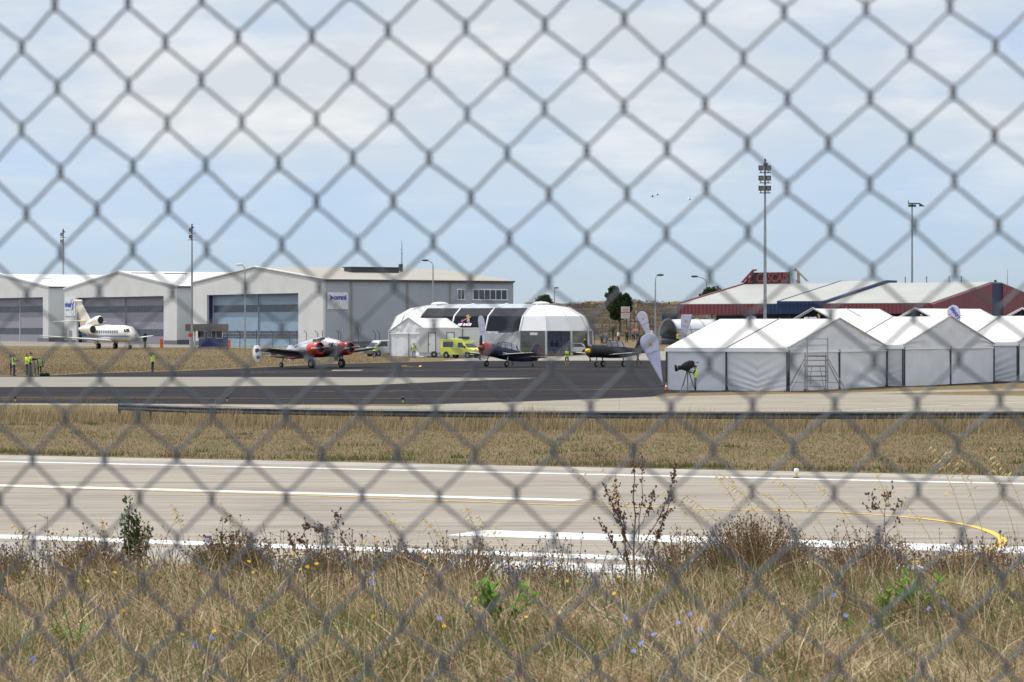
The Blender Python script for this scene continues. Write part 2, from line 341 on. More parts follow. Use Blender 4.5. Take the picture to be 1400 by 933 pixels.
# ================================================================ hangars
def clad(name, col, axis=0, pitch=.35, d=.05, **k): return mat(name, col, .55, var=.05, scale=.25, ribs=(axis, pitch, d), **k)
H_FRONT = clad('pale_cladding', (.60, .60, .58)); H_FLANK = clad('pale_cladding_flank', (.56, .58, .58), 1)
H_BLUEG = clad('grey_blue_cladding', (.36, .40, .45), 1)
ROOF_W = clad('white_roof_sheet', (.56, .56, .545), 1, .9, .04); ROOF_T = clad('tan_roof_sheet', (.30, .275, .225), 1, .9, .05)
DOOR_M = mat('mauve_door_sheet', (.235, .225, .27), .5, var=.05); DOOR_B = mat('blue_door_sheet', (.22, .31, .40), .5, var=.05)
DBAND = mat('door_window_band', (.045, .06, .085), .2, var=.3, scale=2)
MULL = mat('door_mullion', (.10, .12, .15), .5)
def gable_wall(mb, W, y0, y1, eave, apex, opening=None, m=0, xa=0.5):
    """gable wall from x=0..W, thickness y0..y1, butted pieces round an opening (x0,x1,ztop)"""
    v = (0, y1-y0, 0)
    rise = lambda x: eave+(apex-eave)*(1-abs(x/W-.5)*2)
    if opening:
        a, b, zt = opening
        mb.prism([(0, y0, -1), (a, y0, -1), (a, y0, zt), (a, y0, rise(a)), (0, y0, eave)], v, m)
        mb.prism([(b, y0, -1), (W, y0, -1), (W, y0, eave), (b, y0, rise(b)), (b, y0, zt)], v, m)
        mb.prism([(a, y0, zt), (b, y0, zt), (b, y0, rise(b)), (W/2, y0, apex), (a, y0, rise(a))], v, m)
    else: mb.prism([(0, y0, -1), (W, y0, -1), (W, y0, eave), (W/2, y0, apex), (0, y0, eave)], v, m)
def hangar(label, pos, ang, W, D, eave, apex, opening, door_mat, roof_mat, flank_mat, leaves, slots, trim=None):
    h = thing('hangar', label, 'hangar', pos, ang, 'hangars along the far side of the apron')
    mb = MB(); gable_wall(mb, W, 0, .35, eave, apex, opening); mb.build('front_wall', H_FRONT, h)
    for x0 in (0, W-.3):
        mb = MB(); mb.prism([(x0, .35, -1), (x0+.3, .35, -1), (x0+.3, D, -1), (x0, D, -1)], (0, 0, eave+1)); mb.build('side_wall', flank_mat, h)
    mb = MB(); mb.prism([(.3, D-.3, -1), (W-.3, D-.3, -1), (W-.3, D-.3, eave), (W/2, D-.3, apex-.05), (.3, D-.3, eave)], (0, .3, 0)); mb.build('back_wall', flank_mat, h)
    a, b, zt = opening
    mb = MB(); mb.box(((a+b)/2, .35+.9, .02-.5), (b-a, 1.8, 1.04)); mb.build('threshold', SHOULD, h)
    n = leaves; w = (b-a)/n
    for i in range(n):
        y = 1.15+.22*(i % 2); x0 = a+i*w-.1; x1 = a+(i+1)*w+.1
        mb = MB(); mb.box(((x0+x1)/2, y, zt/2+.02), (x1-x0, .12, zt))
        d = mb.build('door', door_mat, h)
        mb = MB(); mb.box((x0+.12, y-.1, zt/2), (.2, .08, zt-.2)); mb.build('edge_strip', H_FRONT, d)
        for z0, z1 in slots:
            mb = MB(); mb.box(((x0+x1)/2+.1, y-.075, (z0+z1)/2), (x1-x0-.5, .03, z1-z0), 0)
            nn = int((x1-x0)/.55)
            for k in range(nn): mb.box((x0+.5+k*(x1-x0-.6)/nn, y-.10, (z0+z1)/2), (.10, .02, z1-z0-.06), 1)
            mb.build('window', [DBAND, MULL], d)
    mb = MB(); mb.box((a-.001+.06, .6, zt/2), (.12, .5, zt)); mb.box((b-.06, .6, zt/2), (.12, .5, zt)); mb.box(((a+b)/2, .6, zt-.07), (b-a-.3, .5, .14)); mb.build('door_frame', NAVY, h)
    ov = .25; rf = MB()
    for s in (0, 1):
        e = -ov if s == 0 else W+ov; ez = eave-ov*(apex-eave)/(W/2)
        p = [(e, -.15, ez+.02), (W/2, -.15, apex+.02), (W/2, -.15, apex+.20), (e, -.15, ez+.20)]
        rf.prism(p, (0, D+.3, 0))
    roof = rf.build('roof', roof_mat, h)
    mb = MB()
    for s in (0, 1):
        e = -ov if s == 0 else W+ov; ez = eave-ov*(apex-eave)/(W/2)
        mb.prism([(e, -.18, ez+.2), (W/2, -.18, apex+.2), (W/2, -.18, apex+.34), (e, -.18, ez+.34)], (0, .3, 0))
    mb.build('rake_trim', trim or W_TRIM, roof)
    mb = MB()
    mb.box((W+.38, D/2, eave+.02), (.22, D, .2)); mb.build('gutter', DSTEEL, roof)
    for bc, bd in (((W+.03, D/2, .35), (.05, D, .9)), ((2.5, -.03, .3), (4.8, .05, .8)), ((W-2.4, -.03, .3), (4.6, .05, .8))):
        mb = MB(); mb.box(bc, bd); mb.build('plinth', mat('dark_plinth', (.12, .13, .15), .8), h)
    return h, roof
AH = math.atan2(-37, 23)
HU = Vector((math.cos(AH), math.sin(AH), 0))
P3 = Vector((-50.67, 487, 0)); z3 = 1.55
h3, roof3 = hangar('large hangar with tan roof and long grey-blue flank, pale blue doors', (P3.x, P3.y, z3), AH, 43.6, 32.8, 9.75, 11.9, (5.2, 35.8, 7.95), DOOR_B, ROOF_T, H_BLUEG, 2, [(5.2, 6.3), (1.2, 2.3)])
P2 = Vector((-53.9, 494, 0))-HU*44.7
h2, roof2 = hangar('middle hangar with white roof, mauve doors and a helicopter company sign', (P2.x, P2.y, 1.62), AH, 44.7, 32.8, 9.3, 12.0, (5.2, 39.8, 7.9), DOOR_M, ROOF_W, H_FLANK, 2, [(5.3, 6.4), (1.4, 2.5)])
P1 = Vector((-81.2, 538, 0))-HU*44.7
h1, roof1 = hangar('hangar at the end of the row with mauve doors, cut by the picture edge', (P1.x, P1.y, 1.85), AH, 44.7, 32.8, 9.6, 12.1, (4, 42.3, 7.9), DOOR_M, ROOF_W, H_FLANK, 3, [(5.3, 6.4), (1.4, 2.5)])
# hangar details
for y in (4.7, 14.2, 21.6): 
    m1 = MB(); m1.tube([(43.6+.12, y, 0), (43.6+.12, y, 9.6)], .13, 8); m1.build('downpipe', mat('tan_downpipe', (.28, .25, .19), .6), h3)
for y0, y1, np_ in ((22.9, 24.1, 2), (25.6, 31.6, 6)):
    m1 = MB(); z0, z1 = 7.1, 8.5
    m1.box((43.66, (y0+y1)/2, z1+.08), (.14, y1-y0+.3, .16)); m1.box((43.66, (y0+y1)/2, z0-.08), (.14, y1-y0+.3, .16))
    for k in range(np_+1): m1.box((43.66, y0+(y1-y0)*k/np_, (z0+z1)/2), (.12, .09, z1-z0))
    w = m1.build('window_row', W_TRIM, h3)
    for k in range(np_):
        a = y0+(y1-y0)*k/np_+.05; b = y0+(y1-y0)*(k+1)/np_-.05
        m1 = MB(); m1.box((43.62, (a+b)/2, (z0+z1)/2), (.03, b-a, z1-z0-.01)); m1.build('pane', DGLASS, w)
m1 = MB(); m1.box((43.68, 2.35, 6.75), (.1, 3.4, 2.5))
sg = m1.build('sign_board', mat('sign_white', (.62, .64, .66), .5), h3)
lettering('omni', 1.05, TXT_B, sg, (43.76, 2.75, 7.25), (R(90), 0, R(90)), bold=.03)
m1 = MB(); m1.prism([(43.735, .85, 7.75), (43.735, 1.55, 7.2), (43.735, .95, 6.75), (43.735, 1.15, 7.2)], (.03, 0, 0)); m1.prism([(43.735, 1.2, 7.5), (43.735, 1.7, 7.2), (43.735, 1.25, 6.9), (43.735, 1.4, 7.2)], (.035, 0, 0)); m1.build('arrow_logo', TXT_B, sg)
m1 = MB(); m1.box((29.5, 16, 11.45), (2.2, 8.4, 1.0)); m1.box((29.5, 16, 12.02), (2.6, 8.8, .14)); m1.box((28.0, 22, 11.9), (.5, .5, 1.5)); m1.build('roof_vent', DSTEEL, roof3)
m1 = MB(); m1.tube([(24, 24.5, 11.7), (24, 24.5, 16.4)], [.09, .03], 6); m1.tube([(23.7, 24.5, 14.4), (24.4, 24.5, 14.4)], .03, 4); m1.tube([(23.6, 24.5, 15.0), (24.3, 24.5, 15.0)], .03, 4); m1.build('radio_mast', DSTEEL, roof3)
for y, z in ((3, 11.7), (9, 11.7), (15, 11.6)):
    m1 = MB(); m1.box((25.5, y, z+.12), (.5, 4.2, .22)); m1.build('ridge_vent', mat('ridge_vent_grey', (.2, .2, .2), .6), roof2)
m1 = MB(); m1.box((33, 16, 10.85), (1.2, 3, .3)); m1.build('skylight', mat('skylight_grey', (.3, .32, .34), .3), roof2)
m1 = MB(); m1.box((30, 6, 11.3), (.8, 1.6, .35)); m1.build('ridge_vent', MATS['ridge_vent_grey'], roof1)
m1 = MB(); m1.box((34, 20, 11.0), (.5, 9, .2)); m1.build('ridge_vent', MATS['ridge_vent_grey'], roof1)
m1 = MB(); m1.box((2.5, -.06, 6.35), (4.4, .08, 3.1))
sg = m1.build('sign_board', MATS['sign_white'], h2)
lettering('vinair', 1.35, TXT_B, sg, (1.9, -.12, 6.75), shear=.15, bold=.03)
m1 = MB(); m1.tube([(3.6+.62*math.cos(a), -.12, 6.35+1.35*math.sin(a)) for a in np.linspace(0, 2*math.pi, 30)], .035, 5)
m1.build('ellipse_logo', TXT_G, sg)
m1 = MB(); m1.prism([(3.3, -.11, 5.75), (3.75, -.11, 5.85), (3.95, -.11, 6.3), (3.95, -.11, 6.75), (4.4, -.11, 7.25), (4.0, -.11, 7.2), (3.65, -.11, 6.85), (3.6, -.11, 6.2)], (0, -.03, 0)); m1.build('swoosh_logo', TXT_B, sg)
lettering('HELICOPTERS', .28, TXT_G, sg, (1.6, -.12, 5.85))
for hx, hh in ((2.6, h2),):
    m1 = MB(); m1.box((hx, -.05, 1.2), (1.1, .06, 2.2)); m1.build('side_door', DOOR_M, hh)

# ================================================================ terminal with red and blue fascia
T_ROOF = clad('terminal_roof_sheet', (.335, .335, .31), 0, .5, .04); T_RED = clad('red_cladding', (.215, .05, .055), 0, .45, .08); T_REDG = clad('red_gable_cladding', (.20, .048, .058), 1, .45, .08)
T_BLU = clad('blue_cladding', (.012, .035, .105), 0, .45, .08); T_BLUG = clad('blue_gable_cladding', (.012, .03, .09), 1, .45, .08)
AT = R(-33); LT = 29.3; WT = 31.0
t0 = Vector((17.85, 326, 0)); zt = .72
T = thing('terminal_building', 'low airfield terminal with pale ribbed roof and red and blue fascia', 'building', (t0.x, t0.y, zt), AT)
E, RZ, FB = 5.94, 8.22, 5.0
h0, h1_ = WT/2-1.4, WT/2+1.4
mb = MB()
mb.prism([(0, -.3, E), (0, h0, RZ), (0, h1_, RZ), (0, WT+.3, E), (0, WT+.3, E+.16), (0, h1_, RZ+.16), (0, h0, RZ+.16), (0, -.3, E+.16)], (LT, 0, 0))
tr = mb.build('roof', T_ROOF, T)
mb = MB(); xa, xb = 11.9, 17.2
mb.prism([(xa, -.42, E+.19), (xa, h0-.1, RZ+.19), (xa, h0+2.2, RZ+.19), (xa, h0+2.2, RZ+.40), (xa, h0-.1, RZ+.40), (xa, -.42, E+.36)], (xb-xa, 0, 0)); rr = mb.build('raised_roof_strip', T_ROOF, tr)
mb = MB(); mb.box(((xa+xb)/2, -.49, E+.22), (xb-xa, .10, .34)); mb.build('blue_eave_trim', T_BLU, rr)
for xx, w in ((xa-.09, .17), (xb-.08, .35)):
    mb = MB(); mb.prism([(xx, -.45, E+.17), (xx, h0-.1, RZ+.17), (xx, h0+2.2, RZ+.17), (xx, h0+2.2, RZ+.44), (xx, h0-.1, RZ+.44), (xx, -.45, E+.40)], (w, 0, 0)); mb.build('blue_rake', T_BLU, rr)
mb = MB(); mb.prism([(-.12, -.36, E-.02), (-.12, h0, RZ-.02), (-.12, h0, RZ+.28), (-.12, -.36, E+.28)], (.2, 0, 0)); mb.prism([(-.12, h0, RZ+.0), (-.12, h1_, RZ), (-.12, WT+.3, E), (-.12, WT+.3, E+.28), (-.12, h1_, RZ+.28), (-.12, h0, RZ+.28)], (.2, 0, 0)); mb.build('red_rake', T_RED, tr)
for nm, a, b, m in (('red_fascia', -.1, 10.4, T_RED), ('blue_fascia', 10.4, 17.2, T_BLU), ('red_fascia', 17.2, LT, T_RED)):
    mb = MB(); mb.box(((a+b)/2, -.4, (E+.1+FB)/2), (b-a, .12, E+.1-FB)); mb.build(nm, m, T)
mb = MB(); mb.box((-.06, WT/2, (E+FB)/2), (.12, WT, E-FB)); mb.build('red_fascia', T_REDG, T)
mb = MB(); mb.prism([(LT, -.34, -.5), (LT, -.34, E), (LT, h0, RZ), (LT, h0, -.5)], (.25, 0, 0)); mb.prism([(LT, h1_, -.5), (LT, h1_, RZ), (LT, WT+.3, E), (LT, WT+.3, -.5)], (.25, 0, 0)); mb.build('gable_wall', T_REDG, T)
mb = MB(); mb.prism([(LT-.1, h0, -.5), (LT-.1, h0, RZ+.05), (LT-.1, h1_, RZ+.05), (LT-.1, h1_, -.5)], (.2, 0, 0)); mb.build('blue_gable_panel', T_BLUG, T)
mb = MB(); mb.box((LT/2+1, 2.6, 2.2), (LT-4, .3, 5.4)); mb.box((3.2, WT/2+1, 2.2), (.3, WT-5, 5.4)); mb.build('recessed_wall', NAVY, T)
mb = MB(); mb.box((LT/2, WT-.4, 2.7), (LT, .3, 6.2)); mb.build('back_wall', T_RED, T)
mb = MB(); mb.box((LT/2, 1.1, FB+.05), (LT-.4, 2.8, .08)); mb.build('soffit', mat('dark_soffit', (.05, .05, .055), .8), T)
for x in (13, 18, 24):
    mb = MB(); mb.box((x, .3, 2.2), (.3, .3, 5.5)); mb.build('veranda_post', DSTEEL, T)
for x, y in ((19.5, h0), (22, h0), (24.6, h0), (26, h0)):
    mb = MB(); mb.tube([(x, y, RZ+.1), (x, y, RZ+.8)], .05, 6); mb.build('roof_spike', DSTEEL, tr)
for y, z, hh in ((h1_+3.0, RZ-.45, .9), (h1_+5.2, RZ-.8, .7)):
    mb = MB(); mb.tube([(LT-2, y, z), (LT-2, y, z+hh)], .16, 8); mb.build('vent_pipe', DSTEEL, tr)
mb = MB(); mb.tube([(LT-3, h1_+8.4, RZ-1.1), (LT-3, h1_+8.4, RZ+1.7)], [.06, .03], 6); mb.build('roof_aerial', STEEL, tr)
# roof sign: dark board, red slanted letters, a bracket of the same shape at its back end
mb = MB(); mb.prism([(.3, h0-.1, RZ+.17), (6.1, h0-.1, RZ+.17), (6.1, h0-.1, RZ+1.42), (1.75, h0-.1, RZ+1.42)], (0, .22, 0))
sgn = mb.build('roof_sign', mat('sign_board_dark', (.02, .018, .02), .6), T); sgn.location.x = -.45
SR = mat('sign_red', (.20, .035, .04), .6)
lettering('CASCAIS', 1.42, SR, sgn, (4.0, h0-.14, RZ+.80), shear=.12, bold=.05, sx=.70)
mb = MB(); mb.prism([(.1, h0-.2, RZ+.32), (.42, h0-.2, RZ+.32), (1.75, h0-.2, RZ+1.55), (2.1, h0-.2, RZ+1.62), (2.1, h0-.2, RZ+1.78), (1.6, h0-.2, RZ+1.76)], (0, .1, 0))
mb.prism([(.72, h0-.19, RZ+.6), (1.2, h0-.19, RZ+.78), (1.2, h0-.19, RZ+.92), (.9, h0-.19, RZ+.82)], (0, .08, 0))
mb.prism([(1.0, h0-.2, RZ+.32), (1.6, h0-.2, RZ+.32), (1.6, h0-.2, RZ+.5), (1.3, h0-.2, RZ+.5), (1.75, h0-.2, RZ+1.55), (1.5, h0-.2, RZ+1.5)], (0, .1, 0)); mb.build('slanted_letters', SR, sgn)
mb = MB(); BR = mat('sign_bracket_tan', (.30, .25, .16), .6)
mb.prism([(6.3, h0+.6, RZ+1.75), (6.55, h0+.6, RZ+1.75), (8.05, h0+.6, RZ+.42), (7.8, h0+.6, RZ+.42)], (0, .25, 0)); mb.prism([(6.62, h0+.7, RZ+.2), (6.95, h0+.7, RZ+.2), (6.85, h0+.7, RZ+1.5), (6.6, h0+.7, RZ+1.7)], (0, .15, 0)); mb.prism([(6.5, h0+.65, RZ+.4), (7.0, h0+.65, RZ+.4), (7.0, h0+.65, RZ+.58), (6.5, h0+.65, RZ+.58)], (0, .1, 0)); mb.prism([(6.2, h0+.65, RZ+1.6), (6.45, h0+.65, RZ+1.9), (6.62, h0+.65, RZ+1.7), (6.45, h0+.65, RZ+1.55)], (0, .1, 0)); mb.build('sign_bracket', BR, sgn)

# ================================================================ marquees
TU = Vector((math.cos(R(-30)), math.sin(R(-30)), 0)); TN = Vector((.5, .866, 0))
LOGO = [mat('logo_purple', (.22, .05, .30), .6), mat('logo_orange', (.75, .30, .03), .6), mat('logo_green', (.30, .42, .06), .6), mat('logo_blue', (.08, .12, .5), .6), mat('logo_red', (.5, .05, .06), .6)]
def sheet(mb, P0, ux, uz, nrm, w, h, fn, nx=44, nz=44, m=0):
    """cloth panel with folds: P0 corner, ux/uz unit axes, nrm outward, fn(s,t)->metres outward"""
    vs = []
    for j in range(nz+1):
        for i in range(nx+1):
            s, t = i/nx, j/nz; vs.append(Vector(P0)+Vector(ux)*w*s+Vector(uz)*h*t+Vector(nrm)*fn(s, t))
    mb.add(vs, [(j*(nx+1)+i, j*(nx+1)+i+1, (j+1)*(nx+1)+i+1, (j+1)*(nx+1)+i) for j in range(nz) for i in range(nx)], m, True)
def folds(kind, seed):
    r = random.Random(seed); a = [r.uniform(0, 6.28) for _ in range(8)]
    if kind == 'swag': return lambda s, t: .034*math.sin(40*(t-.26*(abs(s-.5)*2)**.8)+a[0]+3*math.sin(5*t))*min(1, 2.2*(1-t))*(.3+.7*(1-abs(s-.5)*2)) + .03*math.sin(9*s+a[1]) - .035*math.exp(-((s-.5)/.015)**2) - .05
    if kind == 'fan': return lambda s, t: .075*math.sin(16*math.atan2(t+.12, 1.15-s)+a[2])*min(1, 1.5*s+.2)*(1-t)**.5 + .02*math.sin(7*s+5*t+a[3])-.04
    if kind == 'flat': return lambda s, t: .03*math.sin(11*s+a[0]+2*t)+.012*math.sin(23*s+a[1])*(1-t)-.03
    return lambda s, t: .04*math.sin(9*t+5*s+a[0])*math.sin(math.pi*t)+.025*math.sin(17*t-4*s+a[1])-.04
def marquee(label, pos, ang, L, W, eave, apex, bays, gab, flank_kinds, gable_kinds, dark_gable=None, post_mat=DSTEEL, roofm=None):
    """x along the flank (front flank at y=0, corner of flank and gable at x=0, flank runs to x=-L), gable in the plane x=0 from y=0..W"""
    t = thing('marquee', label, 'marquee', pos, ang, gab)
    mb = MB(); ov = .12
    for s in (0, 1):
        y0 = -ov if s == 0 else W+ov; z0 = eave-ov*.25
        nxx, nyy = 12, 10; vs = []
        for k in range(nyy+1):
            for i in range(nxx+1):
                tt = k/nyy; x = -L-.1+(L+.2)*i/nxx; sag = -.10*math.sin(math.pi*tt)*abs(math.sin(math.pi*bays*(i/nxx)))
                vs.append((x, y0+(W/2-y0)*tt, z0+(apex-z0)*tt+sag))
        mb.add(vs, [(k*(nxx+1)+i, k*(nxx+1)+i+1, (k+1)*(nxx+1)+i+1, (k+1)*(nxx+1)+i) for k in range(nyy) for i in range(nxx)], 0, True)
    rf = mb.build('roof', roofm or W_WHITE, t); sol = rf.modifiers.new('thick', 'SOLIDIFY'); sol.thickness = .015
    mb = MB()
    for i in range(1, bays):
        x = -L*i/bays
        for s in (0, 1):
            y0 = -ov if s == 0 else W+ov
            mb.tube([(x, y0, eave), (x, W/2, apex+.03)], .035, 6)
    if bays > 1: mb.build('roof_seam', mat('seam_grey', (.30, .30, .30), .6), rf)
    mb = MB(); mb.box((-L/2, -.16, eave-.13), (L+.2, .03, .26)); mb.build('valance', W_TRIM, t)
    bw = L/bays
    for i in range(bays):
        mb = MB(); sheet(mb, (-L+i*bw+.08, -.05, .03), (1, 0, 0), (0, 0, 1), (0, -1, 0), bw-.16, eave-.25, folds(flank_kinds[i % len(flank_kinds)], hash((len(label), i)) % 999))
        mb.build('side_panel', W_WALL, t, fix=False)
    for i in range(bays+1):
        mb = MB(); mb.box((-L+i*bw, -.10, eave/2), (.09, .09, eave)); mb.box((-L+i*bw, -.10, .03), (.4, .3, .06)); mb.build('post', post_mat, t)
    # gable
    if dark_gable:
        mb = MB(); mb.prism([(.0, .1, eave-.05), (.0, W-.1, eave-.05), (.0, W/2, apex-.08)], (-.04, 0, 0)); g = mb.build('gable_panel', mat('dark_gable_pvc', (.006, .007, .012), .8, spec=.1), t)
        air_logo(g, (.03, W/2+.55, apex-.78), R(90), .30, 0, (-.95, -.05, .34))
    else:
        mb = MB(); n = 24; vs = []; r = random.Random(len(label))
        ph = r.uniform(0, 6)
        for k in range(13):
            for i in range(n+1):
                s, tt = i/n, k/12; ztop = eave+(apex-eave)*(1-abs(s-.5)*2); z = eave-.25+(ztop-eave+.22)*tt
                vs.append((.02+.065*math.sin(40*abs(s-.5)*(1.2-tt)+6*tt+ph)*math.sin(math.pi*tt)+.02*math.sin(30*s), W*s, z))
        mb.add(vs, [(k*(n+1)+i, k*(n+1)+i+1, (k+1)*(n+1)+i+1, (k+1)*(n+1)+i) for k in range(12) for i in range(n)], 0, True); mb.build('gable_panel', W_WALL, t)
    mb = MB(); mb.box((.06, W/2, eave-.26), (.06, W, .10)); mb.build('gable_beam', W_TRIM, t)
    mb = MB()
    for s in (0, 1):
        y0 = -.1 if s == 0 else W+.1; mb.tube([(.06, y0, eave+.02), (.06, W/2, apex+.05)], .06, 6)
    mb.build('rake_rail', mat('rail_grey', (.42, .43, .45), .5), t)
    for i in range(2):
        mb = MB(); sheet(mb, (.02, i*W/2+.12, .03), (0, 1, 0), (0, 0, 1), (1, 0, 0), W/2-.2, eave-.3, folds(gable_kinds[i], 17*i+len(label)), 40, 18); mb.build('end_panel', W_WALL, t, fix=False)
    for y in (.06, W/2, W-.06):
        mb = MB(); mb.box((.07, y, eave/2-.1), (.08, .08, eave-.1)); mb.box((.1, y, .03), (.3, .45, .06)); mb.build('post', post_mat, t)
    mb = MB(); mb.prism([(-L, 0, 0), (-L, W, 0), (-L, W, eave), (-L, W/2, apex-.1), (-L, 0, eave)], (.02, 0, 0)); mb.box((-L/2, W, eave/2), (L-.1, .02, eave-.05)); mb.build('rear_panel', W_WALL, t)
    return t
def air_logo(par, loc, rz, s, tilt=0.0, txt=None):
    """small striped racing aeroplane emblem over white lettering"""
    mb = MB(); M = Matrix.Rotation(rz, 3, 'Z')@Matrix.Rotation(-tilt, 3, 'X')
    def P(x, z, d=0): return Vector(loc)+M@Vector((x*s, -d, z*s))
    def strip(a, b, w, m, d):
        a = Vector(a); b = Vector(b); t = (b-a).normalized(); nn = Vector((-t.y, t.x))*w/2
        mb.prism([P(*(a-nn), d), P(*(b-nn), d), P(*(b+nn), d), P(*(a+nn), d)], M@Vector((0, -.01, 0)), m)
    for k, m in enumerate((2, 0, 1, 2, 3, 4)):
        a = Vector((.25-.08*k*0-.0, 1.15))+Vector((.12, -.36))*k; strip(a, a+Vector((.14, -.34)), .62, m, .01)
    strip((-1.0, -.55), (1.15, .75), .20, 1, .03); strip((-1.0, -.62), (.6, .35), .10, 0, .05); strip((-.85, -.05), (-.55, -.75), .3, 0, .02)
    mb.build('aeroplane_logo', LOGO, par)
    q = M@Vector((-.1*s, 0, -1.25*s)) if txt is None else M@Vector((txt[0], 0, txt[1]))
    lettering('AIR RACE', .62*s*1.25 if txt is None else txt[2], TXT_W, par, Vector(loc)+q, (R(90)-tilt, 0, rz), shear=.25, bold=.03)
zB = .08
c = Vector((17.95, 200, zB)); mB = marquee('front marquee on the left of the white row, scaffold tower before its gable', c, R(-30), 8.8, 16.3, 2.85, 4.78, 2, 'white marquees by the taxiway', ['flat', 'swag'], ['flat', 'fan'])
c = Vector((27.2, 213.5, .15)); marquee('second white marquee of the front row, with a plain grey gable facing the taxiway', c, R(-30), 8.8, 17.2, 2.9, 4.92, 2, 'white marquees by the taxiway', ['swag', 'swag'], ['flat', 'flat'])
c = Vector((37.7, 229, .23)); marquee('front-row marquee cut off by the right picture edge', c, R(-30), 8.8, 16.3, 2.95, 4.95, 2, 'white marquees by the taxiway', ['swag', 'swag'], ['flat', 'fan'])
AB = math.atan2(.6, .8)
def back_tent(px, label):
    Y = 246; apexp = Vector((PX(px, Y), Y, 0)); g = Vector((.6, -.8, 0)); c = apexp-g*5.0
    # local +x must point out of the gable: towards the camera's left
    return marquee(label, (c.x, c.y, G(c.x, c.y)), math.pi+AB, 7.2, 10.0, 3.5, 5.45, 2, 'white marquees by the taxiway', ['flat'], ['flat', 'flat'], dark_gable=True)
for px, lab in ((1112, 'back-row marquee with dark logo gable, behind the scaffolded tent'), (1252, 'back-row marquee with dark logo gable, behind the second front tent'), (1398, 'back-row marquee with dark gable, at the right picture edge')): back_tent(px, lab)

# ================================================================ dome-ended event tent
DW = mat('dome_white_pvc', (.80, .80, .80), .5, var=.02, trans=.15); DK = mat('dome_dark_mesh', (.036, .038, .045), .8, var=.08, spec=.1); DK2 = mat('dome_black_mesh', (.012, .014, .021), .8, var=.08, spec=.1); DTOP = mat('dome_grey_top', (.36, .39, .42), .5, var=.1)
CLEAR = glass('clear_pvc', (.40, .45, .52), .6)
A3 = R(-25)
D = thing('event_tent', 'barrel-shaped event tent with dark sides and white domed ends', 'event tent', (3.5, 370, G(3.5, 370)), A3)
prof = [(6.2, 0), (6.15, 2.95), (5.25, 4.70), (3.5, 5.68), (0, 6.2)]; LD = 13.6
def sec(x, sgn): return [(x, sgn*r, z) for r, z in prof]
for i, (a, b, nm) in enumerate(((0, 1, 'wall'), (1, 2, 'p'), (2, 3, 'q'), (3, 4, 'r'))):
    if i == 0: continue
    for sgn in (-1, 1):
        for k in range(3):
            x0, x1 = -LD+k*LD/3, -LD+(k+1)*LD/3; e = .07
            p = [(x0+e, sgn*prof[a][0], prof[a][1]), (x1-e, sgn*prof[a][0], prof[a][1]), (x1-e, sgn*prof[b][0], prof[b][1]), (x0+e, sgn*prof[b][0], prof[b][1])]
            mb = MB(); mb.prism(p, (0, 0, -.03)); pn = mb.build({1: 'dark_panel', 2: 'dark_panel', 3: 'top_panel'}[i], {1: DK2, 2: DK, 3: DTOP}[i], D)
            if i == 1 and sgn == -1 and k == 1: 
                air_logo(pn, (-LD/2-.6, -5.50-.06, 4.28), 0, .54, math.atan2(.9, 1.75))
for k in range(4):
    x = -LD+k*LD/3
    mb = MB(); mb.tube([(x, -r, z) for r, z in prof]+[(x, r, z) for r, z in reversed(prof[:-1])], .10, 6); mb.build('hoop', W_TRIM, D)
for end, x0 in ((1, 0), (-1, -LD)):
    ng = 6
    for g in range(ng):
        a0, a1 = -90+180*g/ng, -90+180*(g+1)/ng
        mb = MB(); ca = [(math.cos(R(a))*end, math.sin(R(a))) for a in (a0, a1)]
        for i in range(1, 4):
            (r0, z0), (r1, z1) = prof[i], prof[i+1]
            q = [(x0+r0*ca[0][0], r0*ca[0][1], z0), (x0+r0*ca[1][0], r0*ca[1][1], z0), (x0+r1*ca[1][0], r1*ca[1][1], z1), (x0+r1*ca[0][0], r1*ca[0][1], z1)]
            if i == 3: mb.add([q[0], q[1], (x0, 0, z1)], [(0, 1, 2)])
            else: mb.add(q, [(0, 1, 2, 3)])
        mb.build('dome_gore', DW, D)
        r = 6.12
        p0 = (x0+r*ca[0][0], r*ca[0][1]); p1 = (x0+r*ca[1][0], r*ca[1][1])
        mb = MB(); mb.add([(*p0, .05), (*p1, .05), (*p1, 2.9), (*p0, 2.9)], [(0, 1, 2, 3)]); mb.build('clear_wall', CLEAR, D)
    for g in range(ng+1):
        a = R(-90+180*g/ng); pts = [(x0+(r+.04)*math.cos(a)*end, (r+.04)*math.sin(a), z+.02) for r, z in prof]
        mb = MB(); mb.tube(pts[:2], .13, 6); mb.tube(pts[1:], .05, 6); mb.build('dome_rib', mat('rib_grey', (.55, .56, .58), .5), D)
    mb = MB(); mb.ell((x0, 0, 6.2), (1.1, 1.1, .28), nv=6); mb.build('cap', DW, D)
for x0, x1, m in ((-LD, -LD*.62, W_WALL), (-LD*.36, -LD*.20, W_WALL)):
    mb = MB(); sheet(mb, (x0+.1, -6.17, .05), (1, 0, 0), (0, 0, 1), (0, -1, 0), x1-x0-.2, 2.85, folds('flat', 5)); mb.build('wall_panel', W_WALL, D)
mb = MB()      # drawn-back curtain beside the open bay
vs = []
for j in range(13):
    for i in range(25):
        s, t = i/24, j/12; w = (.35+.65*t**.8); vs.append((-.15-(1-0)*4.1*s*w, -6.2-.08*math.sin(30*s*t+14*t), .05+2.85*t-.35*math.sin(math.pi*s)*t*t*.6))
mb.add(vs, [(j*25+i, j*25+i+1, (j+1)*25+i+1, (j+1)*25+i) for j in range(12) for i in range(24)], 0, True); mb.build('curtain', W_WALL, D)
mb = MB(); mb.box((-LD/2, 6.1, 1.45), (LD, .04, 2.9)); mb.build('rear_wall', W_WALL, D)
